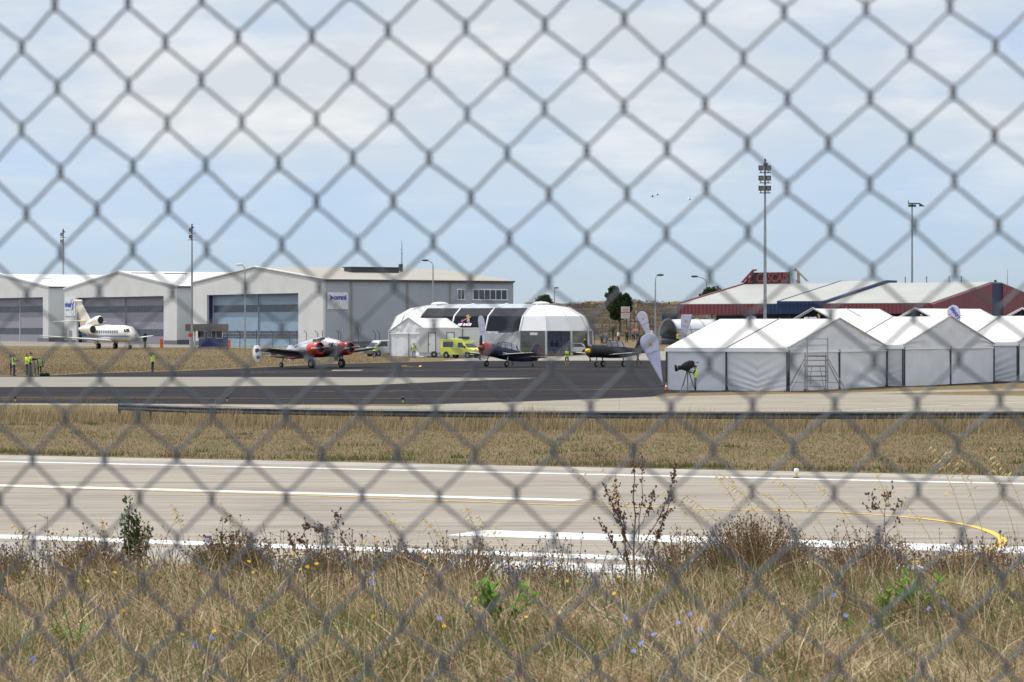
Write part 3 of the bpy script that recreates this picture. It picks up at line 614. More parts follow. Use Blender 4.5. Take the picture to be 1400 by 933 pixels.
mb = MB(); mb.box((2.6, -3.6, 1.05), (.35, .04, .25)); mb.build('notice', W_TRIM, D)
mb = MB(); mb.box((1.7, -5.85, 2.6), (.9, .03, .3), rz=R(15)); mb.build('notice', W_TRIM, D)
mb = MB(); mb.box((-3, 0, .04), (LD+6, 9, .06)); mb.build('floor_deck', mat('deck_grey', (.10, .10, .11), .8), D)
for lx, ly, w, lab in ((2.4, -2.2, 1.6, 'white bar counter inside the clear domed end'), (-.6, -2.6, 1.5, 'white counter inside the tent, under the dome seam')):
    p = Matrix.Rotation(A3, 3, 'Z')@Vector((lx, ly, 0))+Vector((3.5, 370, G(3.5, 370)+.07))
    c = thing('counter', lab, 'counter', p, A3); mb = MB(); mb.box((0, 0, .5), (w, .5, 1.0)); mb.build('front', W_TRIM, c); mb = MB(); mb.box((0, 0, 1.03), (w+.15, .62, .05)); mb.build('top', DSTEEL, c)

# small tent and hospitality trailer in front of the barrel tent
SA = R(41.5); g = Vector((math.sin(SA), -math.cos(SA), 0)); c0 = Vector((PX(585, 354.5), 354.5, 0))-g*6.9
marquee('small white gabled tent beside the hospitality trailer, grey van behind it', (c0.x, c0.y, G(c0.x, c0.y)), math.pi+SA, 5.7, 6.9, 2.95, 4.5, 1, None, ['flat'], ['flat', 'fan'], post_mat=ALU)
Y = 352; tl = thing('hospitality_trailer', 'white box trailer with two doors parked behind the yellow ambulance', 'trailer', at(573, Y), R(-8))
LTt = (655-573)*Y/F/math.cos(R(8))
mb = MB(); mb.box((LTt/2, 1.25, 1.95), (LTt, 2.5, 2.75)); mb.build('body', mat('trailer_white', (.66, .66, .66), .4, var=.03), tl)
mb = MB(); mb.box((LTt/2, 1.25, 3.37), (LTt+.1, 2.6, .1)); mb.build('roof', W_TRIM, tl)
for x, zc in ((1.5, 1.72), (3.65, 2.0)):
    mb = MB()
    for dx in (-.42, .42): mb.box((x+dx, -.02, zc), (.07, .05, 2.2 if zc < 1.8 else 1.7))
    mb.box((x, -.02, zc+(1.13 if zc < 1.8 else .88)), (.9, .05, .07)); f = mb.build('door_frame', DSTEEL, tl)
    mb = MB(); mb.box((x, -.012, zc), (.77, .03, 2.15 if zc < 1.8 else 1.68)); dd = mb.build('door', W_TRIM, tl); mb = MB(); mb.box((x-.3, -.05, zc-.2), (.05, .04, .2)); mb.build('handle', DSTEEL, dd)
mb = MB(); mb.tube([(5.05, -.06, 1.6), (5.05, -.06, 3.3)], .04, 6); mb.build('conduit', DSTEEL, tl)
mb = MB(); mb.box((LTt/2, .05, .45), (LTt, .03, .55)); mb.build('skirt', mat('skirt_grey', (.45, .46, .48), .6), tl)
for x in (1.75, 5.9):
    mb = MB(); mb.tube([(x, -.05, .36), (x, .25, .36)], .36, 16); w = mb.build('wheel', RUBBER, tl); mb = MB(); mb.tube([(x, -.07, .36), (x, .0, .36)], .17, 12); mb.build('rim', STEEL, w)

# barrel shelter
SH = mat('shelter_white', (.62, .64, .66), .5, var=.05)
Y = 378; p = at(913, Y); S = thing('barrel_shelter', 'white half-barrel shelter, open at the near end, beside a feather flag', 'shelter', p, R(33))
mb = MB(); a = [(math.cos(t), math.sin(t)) for t in np.linspace(0, math.pi, 17)]
rings = [[(x, 2.0*cx_, 1.1+2.05*sx_) for cx_, sx_ in a] for x in np.linspace(0, 6.6, 5)]
rings = [[(x, 2.0, 0)]+r+[(x, -2.0, 0)] for x, r in zip(np.linspace(0, 6.6, 5), rings)]
mb.loft(rings, 0, True, False, False); o = mb.build('skin', SH, S); o.modifiers.new('t', 'SOLIDIFY').thickness = .03
for x in (0, 2.2, 4.4, 6.6):
    mb = MB(); mb.tube([(x, 2.05, 0)]+[(x, 2.05*cx_, 1.1+2.1*sx_) for cx_, sx_ in a]+[(x, -2.05, 0)], .05, 6); mb.build('hoop', STEEL, S)
mb = MB(); mb.tube([(0, -2.08, 1.95), (6.6, -2.08, 1.95)], .05, 6); mb.build('side_rail', mat('rail_blue', (.2, .25, .35), .5), S)
mb = MB(); sheet(mb, (6.5, -1.95, 0), (0, 1, 0), (0, 0, 1), (-1, 0, 0), 3.9, 3.0, lambda s, t: .12*math.sin(14*t+3*s), 16, 20); mb.build('back_curtain', mat('shelter_grey', (.19, .21, .23), .8), S)
mb = MB(); mb.loft([[(x, 1.94*cx_, 1.1+1.98*sx_) for cx_, sx_ in a] for x in (.15, 3, 6.4)], 0, True, False, False); mb.build('inner_lining', MATS['shelter_grey'], S)
mb = MB(); sheet(mb, (.4, 1.9, .02), (1, 0, 0), (0, 0, 1), (0, -1, 0), 6, 2.4, lambda s, t: .10*math.sin(16*t+4*s), 16, 20); mb.build('lining', MATS['shelter_grey'], S)
# ================================================================ aircraft
def ring(x, zc, ry, rz, n=16, p=2.0, yc=0):
    o = []
    for k in range(n):
        a = 2*math.pi*k/n; c, s = math.cos(a), math.sin(a)
        o.append((x, yc+ry*math.copysign(abs(c)**(2/p), c), zc+rz*math.copysign(abs(s)**(2/p), s)))
    return o
def wing(mb, a, ca, b, cb, th=.13, m=0, vertical=False):
    """tapered aerofoil from root leading edge a (chord ca, running to -x) to tip leading edge b (chord cb)"""
    prof = [(0, 0), (.03, .32), (.15, .5), (.4, .48), (.75, .22), (1, .02), (.75, -.10), (.4, -.28), (.15, -.32), (.03, -.2)]
    rings = []
    a, b = Vector(a), Vector(b)
    for t, k in ((0, 1), (.5, 1), (.93, 1), (1, .72)):
        p = a.lerp(b, t); c = (ca+(cb-ca)*t); off = c*(1-k)*.4
        rings.append([(p.x-off-u*c*k, p.y+(v*c*th*k*.8 if vertical else 0), p.z+(0 if vertical else v*c*th*k)) for u, v in prof])
    mb.loft(rings, m, True, True)
def wheel(par, c, r, w=.2, name='wheel', rimm=None):
    mb = MB(); mb.tube([(c[0], c[1]-w/2, c[2]), (c[0], c[1]-w*.35, c[2]), (c[0], c[1]+w*.35, c[2]), (c[0], c[1]+w/2, c[2])], [r*.86, r, r, r*.86], 18)
    o = mb.build(name, RUBBER, par); mb = MB(); mb.tube([(c[0], c[1]-w/2-.015, c[2]), (c[0], c[1]+w/2+.015, c[2])], r*.5, 12); mb.build('rim', rimm or STEEL, o); return o
def leg(par, a, b, r=.05, wr=.25, ww=.18, name='landing_gear', m=None):
    mb = MB(); mb.tube([a, b], [r*1.2, r], 8); mb.box((b[0], b[1], b[2]), (.12, ww+.1, .08)); g = mb.build(name, m or STEEL, par); wheel(g, (b[0], b[1], b[2]), wr, ww); return g
def propeller(par, c, r, n, m_blade, m_spin, spin, phase, tipm=None):
    mb = MB(); rings = [ring(c[0]+x, c[2], q, q, 12, yc=c[1]) for x, q in ((0, spin[1]), (spin[0]*.5, spin[1]*.85), (spin[0]*.85, spin[1]*.45), (spin[0], .02))]; mb.loft(rings); s = mb.build('spinner', m_spin, par)
    for k in range(n):
        a = phase+2*math.pi*k/n; d = Vector((0, math.cos(a), math.sin(a))); e = Vector((0, -math.sin(a), math.cos(a)))
        mb = MB(); rs = []
        for t, w in ((.06, .05), (.2, .10), (.45, .15), (.75, .145), (.93, .10), (1, .04)):
            p = Vector(c)+Vector((spin[0]*.3, 0, 0))+d*r*t; tw = R(50-40*t); ax = e*math.cos(tw)+Vector((1, 0, 0))*math.sin(tw); nn = d.cross(ax)
            rs.append([p+ax*w+nn*.0, p+nn*.025, p-ax*w, p-nn*.025])
        mb.loft(rs[:-1], 0); mb.loft(rs[-2:], 1); mb.build('propeller_blade', [m_blade, tipm or m_blade], s)
    return s
GLS = glass('canopy_glass', (.72, .77, .80), .7)
def trainer(label, pos, heading, taildragger, body, wingm, cowlm, spinm, finm, bladem, tipm, phase):
    pitch = R(9) if taildragger else R(1)
    P = thing('aeroplane', label, 'aeroplane', pos, 0, 'low-wing propeller trainers on the apron', rot=(0, -pitch, heading))
    mb = MB()
    st = [(2.15, 1.48, .58, .60), (1.6, 1.48, .58, .62), (.9, 1.46, .50, .62), (0, 1.42, .47, .60), (-1.2, 1.40, .44, .56), (-2.4, 1.42, .36, .47), (-3.6, 1.48, .22, .33), (-4.7, 1.58, .06, .16)]
    mb.loft([ring(*q, n=18, p=2.3) for q in st]); mb.build('fuselage', body, P)
    mb = MB(); mb.loft([ring(*q, n=20) for q in [(2.16, 1.48, .60, .62), (2.62, 1.48, .62, .64), (2.85, 1.48, .56, .58), (2.92, 1.48, .40, .42)]]); cw = mb.build('cowling', cowlm, P)
    mb = MB(); mb.tube([(2.925, 0, 1.48), (2.94, 0, 1.48)], .40, 18); mb.build('air_intake', DSTEEL, cw)
    propeller(P, (2.95, 0, 1.48), 1.2, 2, bladem, spinm, (.48, .24), phase, tipm)
    mb = MB(); rings = []
    for x, h in ((1.05, .02), (.75, .40), (.2, .58), (-.7, .60), (-1.5, .50), (-2.25, .03)): rings.append([(x, .36*math.cos(t)*(.6+.4*min(1, h/.4)), 1.90+h*math.sin(t)) for t in np.linspace(0, math.pi, 9)])
    mb.loft(rings, 0, True, False, False); cn = mb.build('canopy', GLS, P)
    mb = MB()
    for r in rings[1:-1]: mb.tube([Vector(q)*1.0+Vector((0, 0, .01)) for q in r], .03, 5)
    mb.tube([Vector(r[4])+Vector((0, 0, .01)) for r in rings], .025, 5); mb.build('canopy_frame', body, cn)
    for s in (1, -1):
        mb = MB(); wing(mb, (1.05, s*.35, 1.05), 1.95, (.75, s*4.6, 1.38), 1.15, .15); w = mb.build('wing', wingm, P)
        mb = MB(); mb.tube([(.95, s*1.2, 1.18), (.85, s*3.6, 1.33)], .045, 6); mb.build('leading_edge', mat('worn_silver_edge', (.42, .43, .45), .35, .6), w)
        mb = MB(); wing(mb, (-3.55, s*.15, 1.62), .95, (-3.85, s*1.55, 1.66), .6, .10); mb.build('tailplane', wingm, P)
        leg(P, (.62 if taildragger else -.35, s*1.32, 1.1), (.78 if taildragger else -.45, s*1.35, .30), .055, .30, .16)
    mb = MB(); wing(mb, (-3.35, 0, 1.75), 1.35, (-4.1, 0, 2.95), .75, .10, 0, True); f = mb.build('fin', body, P)
    mb = MB(); wing(mb, (-4.35, 0, 1.62), .62, (-4.62, 0, 2.90), .42, .10, 0, True); mb.build('rudder', finm, P)
    if taildragger: leg(P, (-3.9, 0, 1.3), (-4.15, 0, .92), .04, .14, .10, 'tail_wheel')
    else: leg(P, (1.85, 0, 1.0), (1.9, 0, .25), .05, .25, .14, 'nose_gear')
    mb = MB(); mb.box((.2, 0, 1.40), (2.8, .965, .10)); mb.build('side_stripe', mat('stripe_cream', (.6, .58, .52), .4) if taildragger else body, P)
    return P
NB = mat('yak_navy', (.020, .024, .052), .45, var=.2, spec=.3); DKW = mat('yak_dark_wing', (.03, .032, .042), .4, var=.2); YRED = mat('yak_red', (.30, .035, .025), .35); BLK = mat('aeroplane_black', (.014, .015, .020), .5, var=.25, spec=.3)
hd = math.atan2(-.71, -.70)
Yk = 291
# the ground point under the wing
p = at(686, 291); trainer('navy low-wing aeroplane with red cowling and red rudder, tail down', (p.x, p.y, p.z-.105), hd, True, NB, DKW, YRED, YRED, YRED, BLK, BLK, R(96))
p = at(834, 290); trainer('black low-wing aeroplane with yellow spinner and three wheels', (p.x, p.y, p.z+.02), hd, False, BLK, BLK, BLK, YELL, BLK, BLK, YELL, R(112))

# ---- twin-engined tail-wheel airliner
SILV = mat('polished_white', (.43, .44, .46), .3, .5, var=.08); TWD = mat('twin_dark_wing', (.022, .024, .032), .4, var=.2); RDB = mat('twin_red', (.50, .045, .022), .35, var=.06)
def twin(pos, heading, k=1.0):
    P = thing('twin_aeroplane', 'silver twin-engined tail-wheel aeroplane with red cowlings and twin fins', 'aeroplane', pos, 0, rot=(0, -R(7), heading)); P.scale = (k, k, k)
    mb = MB(); st = [(3.55, 1.85, .16, .16), (3.35, 1.87, .34, .34), (2.9, 1.92, .50, .52), (2.2, 1.98, .62, .66), (1.5, 2.10, .68, .80), (.4, 2.12, .70, .84), (-1.2, 2.06, .66, .76), (-3.0, 1.98, .50, .56), (-4.8, 1.95, .28, .34), (-6.2, 2.0, .08, .12)]
    mb.loft([ring(*q, n=20, p=2.2) for q in st]); fu = mb.build('fuselage', SILV, P)
    mb = MB(); mb.loft([ring(*q, n=16) for q in [(3.30, 1.87, .38, .38), (3.6, 1.85, .30, .30), (3.8, 1.84, .16, .16), (3.86, 1.84, .03, .03)]]); mb.build('nose_cap', RDB, P)
    mb = MB()      # cockpit glazing wrapped round the nose
    for s in (1, -1):
        for a, b, z0, z1, y0, y1 in ((2.02, 1.60, 2.58, 2.80, .08, .10), (1.98, 1.45, 2.46, 2.76, .34, .40), (1.40, .95, 2.44, 2.72, .60, .50), (.85, .45, 2.44, 2.72, .645, .54)):
            mb.prism([(a, s*y0, z0), (b if a > 1.9 else b, s*(y0+.20 if a > 1.9 else y0+.02), z0+.02), (b-.1, s*(y1+.12 if a > 1.9 else y1+.02), z1), (a-.28 if a > 1.9 else a-.08, s*y1, z1)], (0, s*.07, .07))
    mb.build('cockpit_window', DGLASS, P)
    for s in (1, -1):
        for x in (-.3, -1.1, -1.9):
            mb = MB(); mb.ell((x, s*(.655+.02*(x+1)), 2.28), (.22, .06, .17)); mb.build('cabin_window', DGLASS, P)
        mb = MB(); mb.box((2.72, s*.53, 2.0), (.5, .03, .30)); mb.build('number_panel', SILV, P)
        lettering('C4', .42, mat('dark_numerals', (.03, .03, .06), .5), P, (2.62, s*.575, 1.98), (R(90), 0, R(180 if s > 0 else 0)+s*R(-8)), bold=.03)
        mb = MB(); wing(mb, (1.40, s*.6, 1.30), 3.2, (.95, s*7.1, 1.85), 1.35, .20); w = mb.build('wing', TWD, P)
        mb = MB(); mb.tube([(1.28, s*2.9, 1.55), (1.02, s*6.6, 1.90)], .035, 6); mb.build('leading_edge', MATS['worn_silver_edge'], w)
        mb = MB(); yc = s*1.95; zc = 1.72
        mb.loft([ring(x, zc+dz, r, r, 18, yc=yc) for x, r, dz in ((1.6, .56, 0), (.9, .60, 0), (0, .55, -.02), (-1.0, .36, -.05), (-1.9, .08, 0))]); na = mb.build('nacelle', SILV, P)
        mb = MB(); mb.loft([ring(x, zc, r, r, 20, yc=yc) for x, r in ((1.35, .60), (2.2, .64), (2.55, .60), (2.68, .50))], caps=False)
        o = mb.build('cowling', RDB, na); o.modifiers.new('t', 'SOLIDIFY').thickness = .04
        mb = MB(); mb.tube([(2.25, yc, zc), (2.3, yc, zc)], .55, 18)
        for q in range(9):
            a_ = 2*math.pi*q/9; mb.tube([(2.4, yc+.15*math.cos(a_), zc+.15*math.sin(a_)), (2.4, yc+.48*math.cos(a_), zc+.48*math.sin(a_))], .09, 6)
        mb.build('engine_cylinders', DSTEEL, na)
        propeller(na, (2.55, yc, zc), 1.2, 2, STEEL, DSTEEL, (.35, .13), R(4) if s > 0 else R(3), YELL)
        g = leg(P, (1.15, yc-.0, 1.45), (1.30, yc, .42), .09, .42, .26)
        mb = MB(); mb.box((.95, yc+.3*s, .95), (.6, .03, .55)); mb.box((.95, yc-.3*s, .95), (.6, .03, .55)); mb.build('gear_door', SILV, g)
        mb = MB(); wing(mb, (-4.95, s*.1, 2.12), 1.25, (-5.05, s*2.2, 2.12), 1.1, .10); mb.build('tailplane', SILV, P)
        mb = MB(); rs = []
        for z, x0, c in ((1.40, -5.35, .5), (1.7, -5.05, 1.05), (2.15, -4.95, 1.25), (2.6, -5.05, 1.1), (2.95, -5.3, .6)): rs.append([(x0, s*2.2, z), (x0-c*.3, s*2.2+.05, z), (x0-c, s*2.2, z), (x0-c*.3, s*2.2-.05, z)])
        mb.loft(rs); fi = mb.build('fin', WPAINT, P)
        mb = MB(); mb.box((-5.5, s*2.2, 2.45), (.5, .125, .35)); mb.box((-5.45, s*2.2, 1.8), (.4, .125, .3)); mb.build('fin_emblem', NAVY if s < 0 else RDB, fi)
    mb = MB(); mb.loft([ring(x, zc, ry, rz, 12) for x, zc, ry, rz in ((.6, 1.36, .4, .12), (-1.2, 1.34, .5, .14), (-3.2, 1.46, .42, .12), (-4.2, 1.62, .2, .08))]); mb.build('red_belly', RDB, P)
    mb = MB(); mb.box((-2.1, -.60, 2.12), (.9, .03, .22), rz=R(-5)); mb.box((-1.2, -.665, 2.0), (.3, .03, .2)); mb.build('side_marking', mat('marking_yellow_green', (.45, .42, .08), .5), P)
    leg(P, (-4.3, 0, 1.85), (-4.75, 0, .984), .06, .24, .14, 'tail_wheel')
    mb = MB(); mb.tube([(.6, 0, 2.9), (.5, 0, 3.25)], .03, 5); mb.tube([(1.0, 0, 2.9), (.3, 0, 3.2)], .015, 4); mb.tube([(2.3, .1, 1.35), (2.4, .1, 1.0)], .04, 5); mb.tube([(2.7, -.1, 1.45), (2.8, -.1, 1.05)], .04, 5); mb.build('aerial', STEEL, P)
    return P
twin(tuple(at(434, 285)+Vector((0, 0, -.14))), math.atan2(-.67, .74))

# ---- business jet with three engines
JET = mat('jet_cream', (.74, .70, .62), .25, var=.03); 
def jet(pos, heading):
    P = thing('business_jet', 'cream three-engined business jet with blue cheat line, parked before the middle hangar', 'jet', pos, heading)
    mb = MB(); st = [(9.3, 2.05, .05, .05), (9.1, 2.08, .30, .28), (8.5, 2.2, .65, .60), (7.6, 2.42, .95, .92), (6.6, 2.62, 1.12, 1.12), (5, 2.68, 1.18, 1.2), (-1, 2.68, 1.18, 1.2), (-3.5, 2.75, 1.1, 1.1), (-6, 2.95, .85, .85), (-8.3, 3.2, .5, .52), (-10.2, 3.35, .16, .2)]
    mb.loft([ring(*q, n=24) for q in st]); fu = mb.build('fuselage', JET, P)
    for s in (1, -1):
        mb = MB()
        for x0, x1, y0, y1 in ((7.75, 7.15, .10, .62), (7.65, 6.95, .66, .93), (6.9, 6.45, .95, 1.04)):
            z0, z1 = 2.92, 3.36
            mb.prism([(x0+.10, s*(y0+.06), z0), (x1+.1, s*(y1+.07), z0+.02), (x1-.12, s*(y1-.10), z1), (x0-.30, s*(y0-.02), z1-.02)], (.04, s*.05, .05))
        mb.build('cockpit_window', DGLASS, P)
        for i in range(11):
            mb = MB(); mb.box((4.4-i*.72, s*1.165, 2.92), (.36, .08, .42)); mb.build('cabin_window', mat('jet_window', (.16, .22, .26), .1), P)
        mb = MB(); mb.box((.6, s*1.165, 2.30), (15.2, .05, .17)); mb.box((-7.8, s*.62, 2.55), (2.5, .05, .12), rz=-s*R(9)); mb.build('cheat_line', mat('jet_blue_line', (.04, .15, .42), .3), P)
        mb = MB(); wing(mb, (2.4, s*.9, 1.62), 4.6, (-3.6, s*10.6, 2.35), 1.1, .10); w = mb.build('wing', JET, P)
        mb = MB(); wing(mb, (-7.6, s*.2, 4.55), 2.2, (-9.8, s*4.9, 4.40), 1.0, .12); mb.build('tailplane', JET, P)
        mb = MB(); yc, zc = s*1.72, 3.28
        mb.loft([ring(x, zc, r, r, 18, yc=yc) for x, r in ((-2.55, .60), (-2.9, .68), (-4.2, .70), (-5.6, .58), (-6.3, .42))]); e = mb.build('engine', JET, P)
        mb = MB(); mb.tube([(-2.56, yc, zc), (-2.5, yc, zc)], .55, 18); mb.build('intake', BLACK, e)
        mb = MB(); mb.box((-4.6, s*1.2, 3.2), (2.2, .7, .16)); mb.build('pylon', JET, e)
        g = leg(P, (-1.2, s*1.55, 1.75), (-1.2, s*1.6, .87), .10, .42, .22); wheel(g, (-1.2, s*1.6+.34, .87), .42, .22)
        mb = MB(); mb.box((-1.2, s*1.95, 1.45), (1.0, .04, .6)); mb.build('gear_door', JET, g)
    mb = MB(); wing(mb, (-4.9, 0, 3.6), 4.8, (-9.6, 0, 7.45), 1.9, .07, 0, True); f = mb.build('fin', JET, P)
    mb = MB(); mb.loft([ring(x, 7.47, .16, .2, 10) for x in (-9.3, -9.6, -11.3, -11.6)]); mb.build('fin_cap', JET, f)
    mb = MB(); mb.loft([ring(x, z, r, r, 18) for x, z, r in ((-3.0, 4.62, .60), (-3.3, 4.62, .68), (-4.4, 4.55, .66), (-6, 4.2, .6), (-7.6, 3.8, .45))]); e = mb.build('centre_engine', JET, P)
    mb = MB(); mb.tube([(-3.01, 0, 4.62), (-2.95, 0, 4.62)], .54, 18); mb.build('intake', BLACK, e)
    g = leg(P, (6.3, 0, 1.7), (6.4, 0, .75), .08, .30, .14, 'nose_gear'); wheel(g, (6.4, .24, .75), .30, .14)
    return P
jo = jet(tuple(at(150, 434)+Vector((0, 0, -.42))), math.atan2(-.72, .69)); jo.scale = (.72, .92, .97)

# ================================================================ vehicles
def vehicle(name, label, cat, pos, rz, prof_b, prof_c, W, body, wheels_x, wr, win, extras=None, tint=None):
    """prof_b: lower body side profile (x, z); prof_c: cabin profile; lofted across the width with rounded shoulders"""
    v = thing(name, label, cat, pos, rz)
    def cross(prof, w, tuck):
        cx_ = sum(p[0] for p in prof)/len(prof); cz_ = min(p[1] for p in prof); rings = []
        for y, k in ((-w/2, .97), (-w/2+.07, 1), (w/2-.07, 1), (w/2, .97)):
            rings.append([(cx_+(x-cx_)*(k if tuck else k), y if not tuck else y*(1-tuck*(z-cz_)), cz_+(z-cz_)*k) for x, z in prof])
        return rings
    mb = MB(); mb.loft(cross(prof_b, W, 0), 0, False); mb.build('body', body, v)
    mb = MB(); mb.loft(cross(prof_c, W-.06, .10), 0, False); cb = mb.build('cabin', body, v)
    cz_ = min(p[1] for p in prof_c)
    for s in (-1, 1):
        for poly in win:
            y = [s*(W/2-.03)*(1-.10*(z-cz_)) for x, z in poly]
            mb = MB(); mb.prism([(x, yy+s*.004, z) for (x, z), yy in zip(poly, y)], (0, s*.012, 0)); mb.build('window', tint or DGLASS, cb)
    for x in wheels_x:
        for s in (-1, 1): wheel(v, (x, s*(W/2-.10), wr), wr, .2)
        mb = MB()
        for s in (-1, 1): mb.tube([(x, s*(W/2-.19), wr+.02), (x, s*(W/2+.006), wr+.02)], wr*1.18, 18)
        mb.build('wheel_arch', BLACK, v)
    if extras: extras(v, cb)
    return v
def wscreen(cb, x0, z0, x1, z1, w):
    mb = MB(); mb.prism([(x0, -w/2, z0), (x0, w/2, z0), (x1, w/2-.08, z1), (x1, -w/2+.08, z1)], (.03, 0, .03)); mb.build('windscreen', DGLASS, cb)
AMB = mat('ambulance_yellow', (.56, .60, .10), .35, var=.04)
def amb_x(v, cb):
    wscreen(cb, 1.42, 1.22, .78, 1.82, 1.5)
    mb = MB(); mb.box((.35, 0, 2.36), (.35, 1.5, .14)); b = mb.build('light_bar', mat('light_bar_blue', (.02, .05, .22), .2), cb)
    mb = MB(); mb.box((.35, 0, 2.25), (.9, 1.2, .09)); mb.build('rack', DSTEEL, cb)
    for s in (-1, 1):
        mb = MB(); mb.box((2.55, s*.66, .92), (.08, .3, .2)); mb.build('headlight', mat('headlight_glass', (.5, .5, .5), .1), v)
        mb = MB(); mb.box((-2.43, s*.78, 1.0), (.05, .14, .4)); mb.build('tail_light', RED, v)
        mb = MB(); mb.box((1.2, s*.98, 1.28), (.16, .2, .2)); mb.build('mirror', BLACK, v)
    mb = MB(); mb.box((2.56, 0, .5), (.1, 1.7, .22)); mb.box((-2.45, 0, .5), (.1, 1.7, .2)); mb.build('bumper', mat('bumper_grey', (.1, .1, .1), .6), v)
    mb = MB(); mb.box((-1.1, -.90, 1.03), (1.4, .012, .06)); mb.build('side_lettering_strip', NAVY, v)
vehicle('ambulance', 'bright yellow ambulance with a raised box and blue light bar', 'ambulance', tuple(at(631, 346)+Vector((0, 0, .01))), R(-38),
        [(-2.4, .42), (2.5, .40), (2.55, .95), (1.5, 1.18), (-2.4, 1.18)], [(-2.4, 1.1), (1.5, 1.1), (.85, 1.85), (.6, 2.20), (-.6, 2.22), (-2.38, 2.08)], 1.85, AMB, (-1.5, 1.6), .34,
        [[(-2.0, 1.25), (-.55, 1.25), (-.55, 1.85), (-2.0, 1.85)], [(.15, 1.2), (1.15, 1.2), (.72, 1.75), (.15, 1.78)]], amb_x)
def van_x(v, cb):
    wscreen(cb, 1.95, 1.12, 1.12, 1.82, 1.5)
    for s in (-1, 1):
        mb = MB(); mb.box((2.36, s*.66, .85), (.08, .34, .22)); mb.build('headlight', MATS['headlight_glass'], v)
        mb = MB(); mb.box((1.5, s*.98, 1.25), (.14, .2, .24)); mb.build('mirror', BLACK, v)
    mb = MB(); mb.box((2.40, 0, .48), (.1, 1.72, .38)); mb.build('bumper', MATS['bumper_grey'], v)
    mb = MB(); mb.box((2.37, 0, .86), (.08, .8, .16)); mb.build('grille', BLACK, v)
vehicle('van', 'silver van half hidden behind the small white tent', 'van', tuple(at(526, 362)+Vector((0, 0, .01))), R(-150+8), [(-2.4, .38), (2.35, .38), (2.38, .8), (2.0, 1.08), (-2.4, 1.08)], [(-2.4, 1.0), (2.05, 1.0), (1.2, 1.85), (-2.35, 1.95)], 1.8, mat('van_silver', (.50, .53, .56), .3, .2), (-1.5, 1.55), .33,
        [[(.2, 1.15), (1.6, 1.15), (1.05, 1.72), (.2, 1.74)], [(-1.6, 1.15), (0, 1.15), (0, 1.74), (-1.6, 1.76)]], van_x)
def car_x(v, cb):
    wscreen(cb, 1.02, .92, .38, 1.36, 1.35)
    for s in (-1, 1):
        mb = MB(); mb.ell((2.12, s*.62, .68), (.16, .2, .10)); mb.build('headlight', MATS['headlight_glass'], v)
        mb = MB(); mb.box((-2.2, s*.64, .78), (.06, .32, .16)); mb.build('tail_light', RED, v)
        mb = MB(); mb.box((.75, s*.95, .95), (.12, .18, .12)); mb.build('mirror', mat('car_white', (.62, .62, .60), .25, var=.02), v)
    mb = MB(); mb.box((-.1, 0, 1.50), (.2, .7, .07)); mb.build('roof_beacon', RED, cb)
vehicle('car', 'white saloon car with a red roof beacon, behind the black aeroplane', 'car', tuple(at(783, 366)+Vector((0, 0, .01))), R(-172), [(-2.2, .30), (2.15, .28), (2.25, .55), (1.95, .78), (1.0, .93), (-2.2, .95)], [(-1.95, .88), (1.1, .88), (.45, 1.36), (-.2, 1.46), (-1.0, 1.40)], 1.78, mat('car_white', (.62, .62, .60), .25, var=.02), (-1.35, 1.35), .32,
        [[(.05, .97), (.8, .97), (.38, 1.32), (.05, 1.37)], [(-1.3, .97), (-.03, .97), (-.03, 1.37), (-.85, 1.35)]], car_x)

# ================================================================ people
SKIN = mat('skin', (.42, .25, .17), .6, var=.06); HAIR = mat('dark_hair', (.03, .022, .018), .8); VEST = mat('hi_vis_yellow', (.62, .85, .03), .6, var=.05); VORG = mat('hi_vis_orange', (.85, .18, .03), .6, var=.05)
REFL = mat('reflective_tape', (.6, .62, .62), .4); JEAN = mat('dark_trousers', (.022, .026, .045), .85, var=.15); BJEAN = mat('blue_jeans', (.03, .055, .16), .85, var=.15); DSHIRT = mat('dark_shirt', (.025, .028, .04), .85, var=.2); SHOE = mat('shoes', (.03, .03, .03), .7); WSHOE = mat('pale_shoes', (.5, .5, .5), .7); WSHIRT = mat('white_shirt', (.62, .62, .62), .8); RSHIRT = mat('red_shirt', (.40, .05, .04), .8); GSHIRT = mat('grey_shirt', (.16, .18, .21), .8)
DEF = dict(hipL=(0, .10, .93), kneeL=(.03, .11, .50), ankL=(0, .11, .09), toeL=(.17, .13, .04), hipR=(0, -.10, .93), kneeR=(.03, -.11, .50), ankR=(0, -.11, .09), toeR=(.17, -.13, .04),
           pel=(0, 0, .98), waist=(.0, 0, 1.12), chest=(.0, 0, 1.32), neck=(0, 0, 1.48), head=(.02, 0, 1.60), shL=(0, .19, 1.42), elL=(-.02, .25, 1.14), wrL=(.08, .24, .90), shR=(0, -.19, 1.42), elR=(-.02, -.25, 1.14), wrR=(.08, -.24, .90))
RAD = dict(hipL=.085, kneeL=.058, ankL=.042, toeL=.034, pel=.115, waist=.105, chest=.125, neck=.052, shL=.058, elL=.042, wrL=.028)
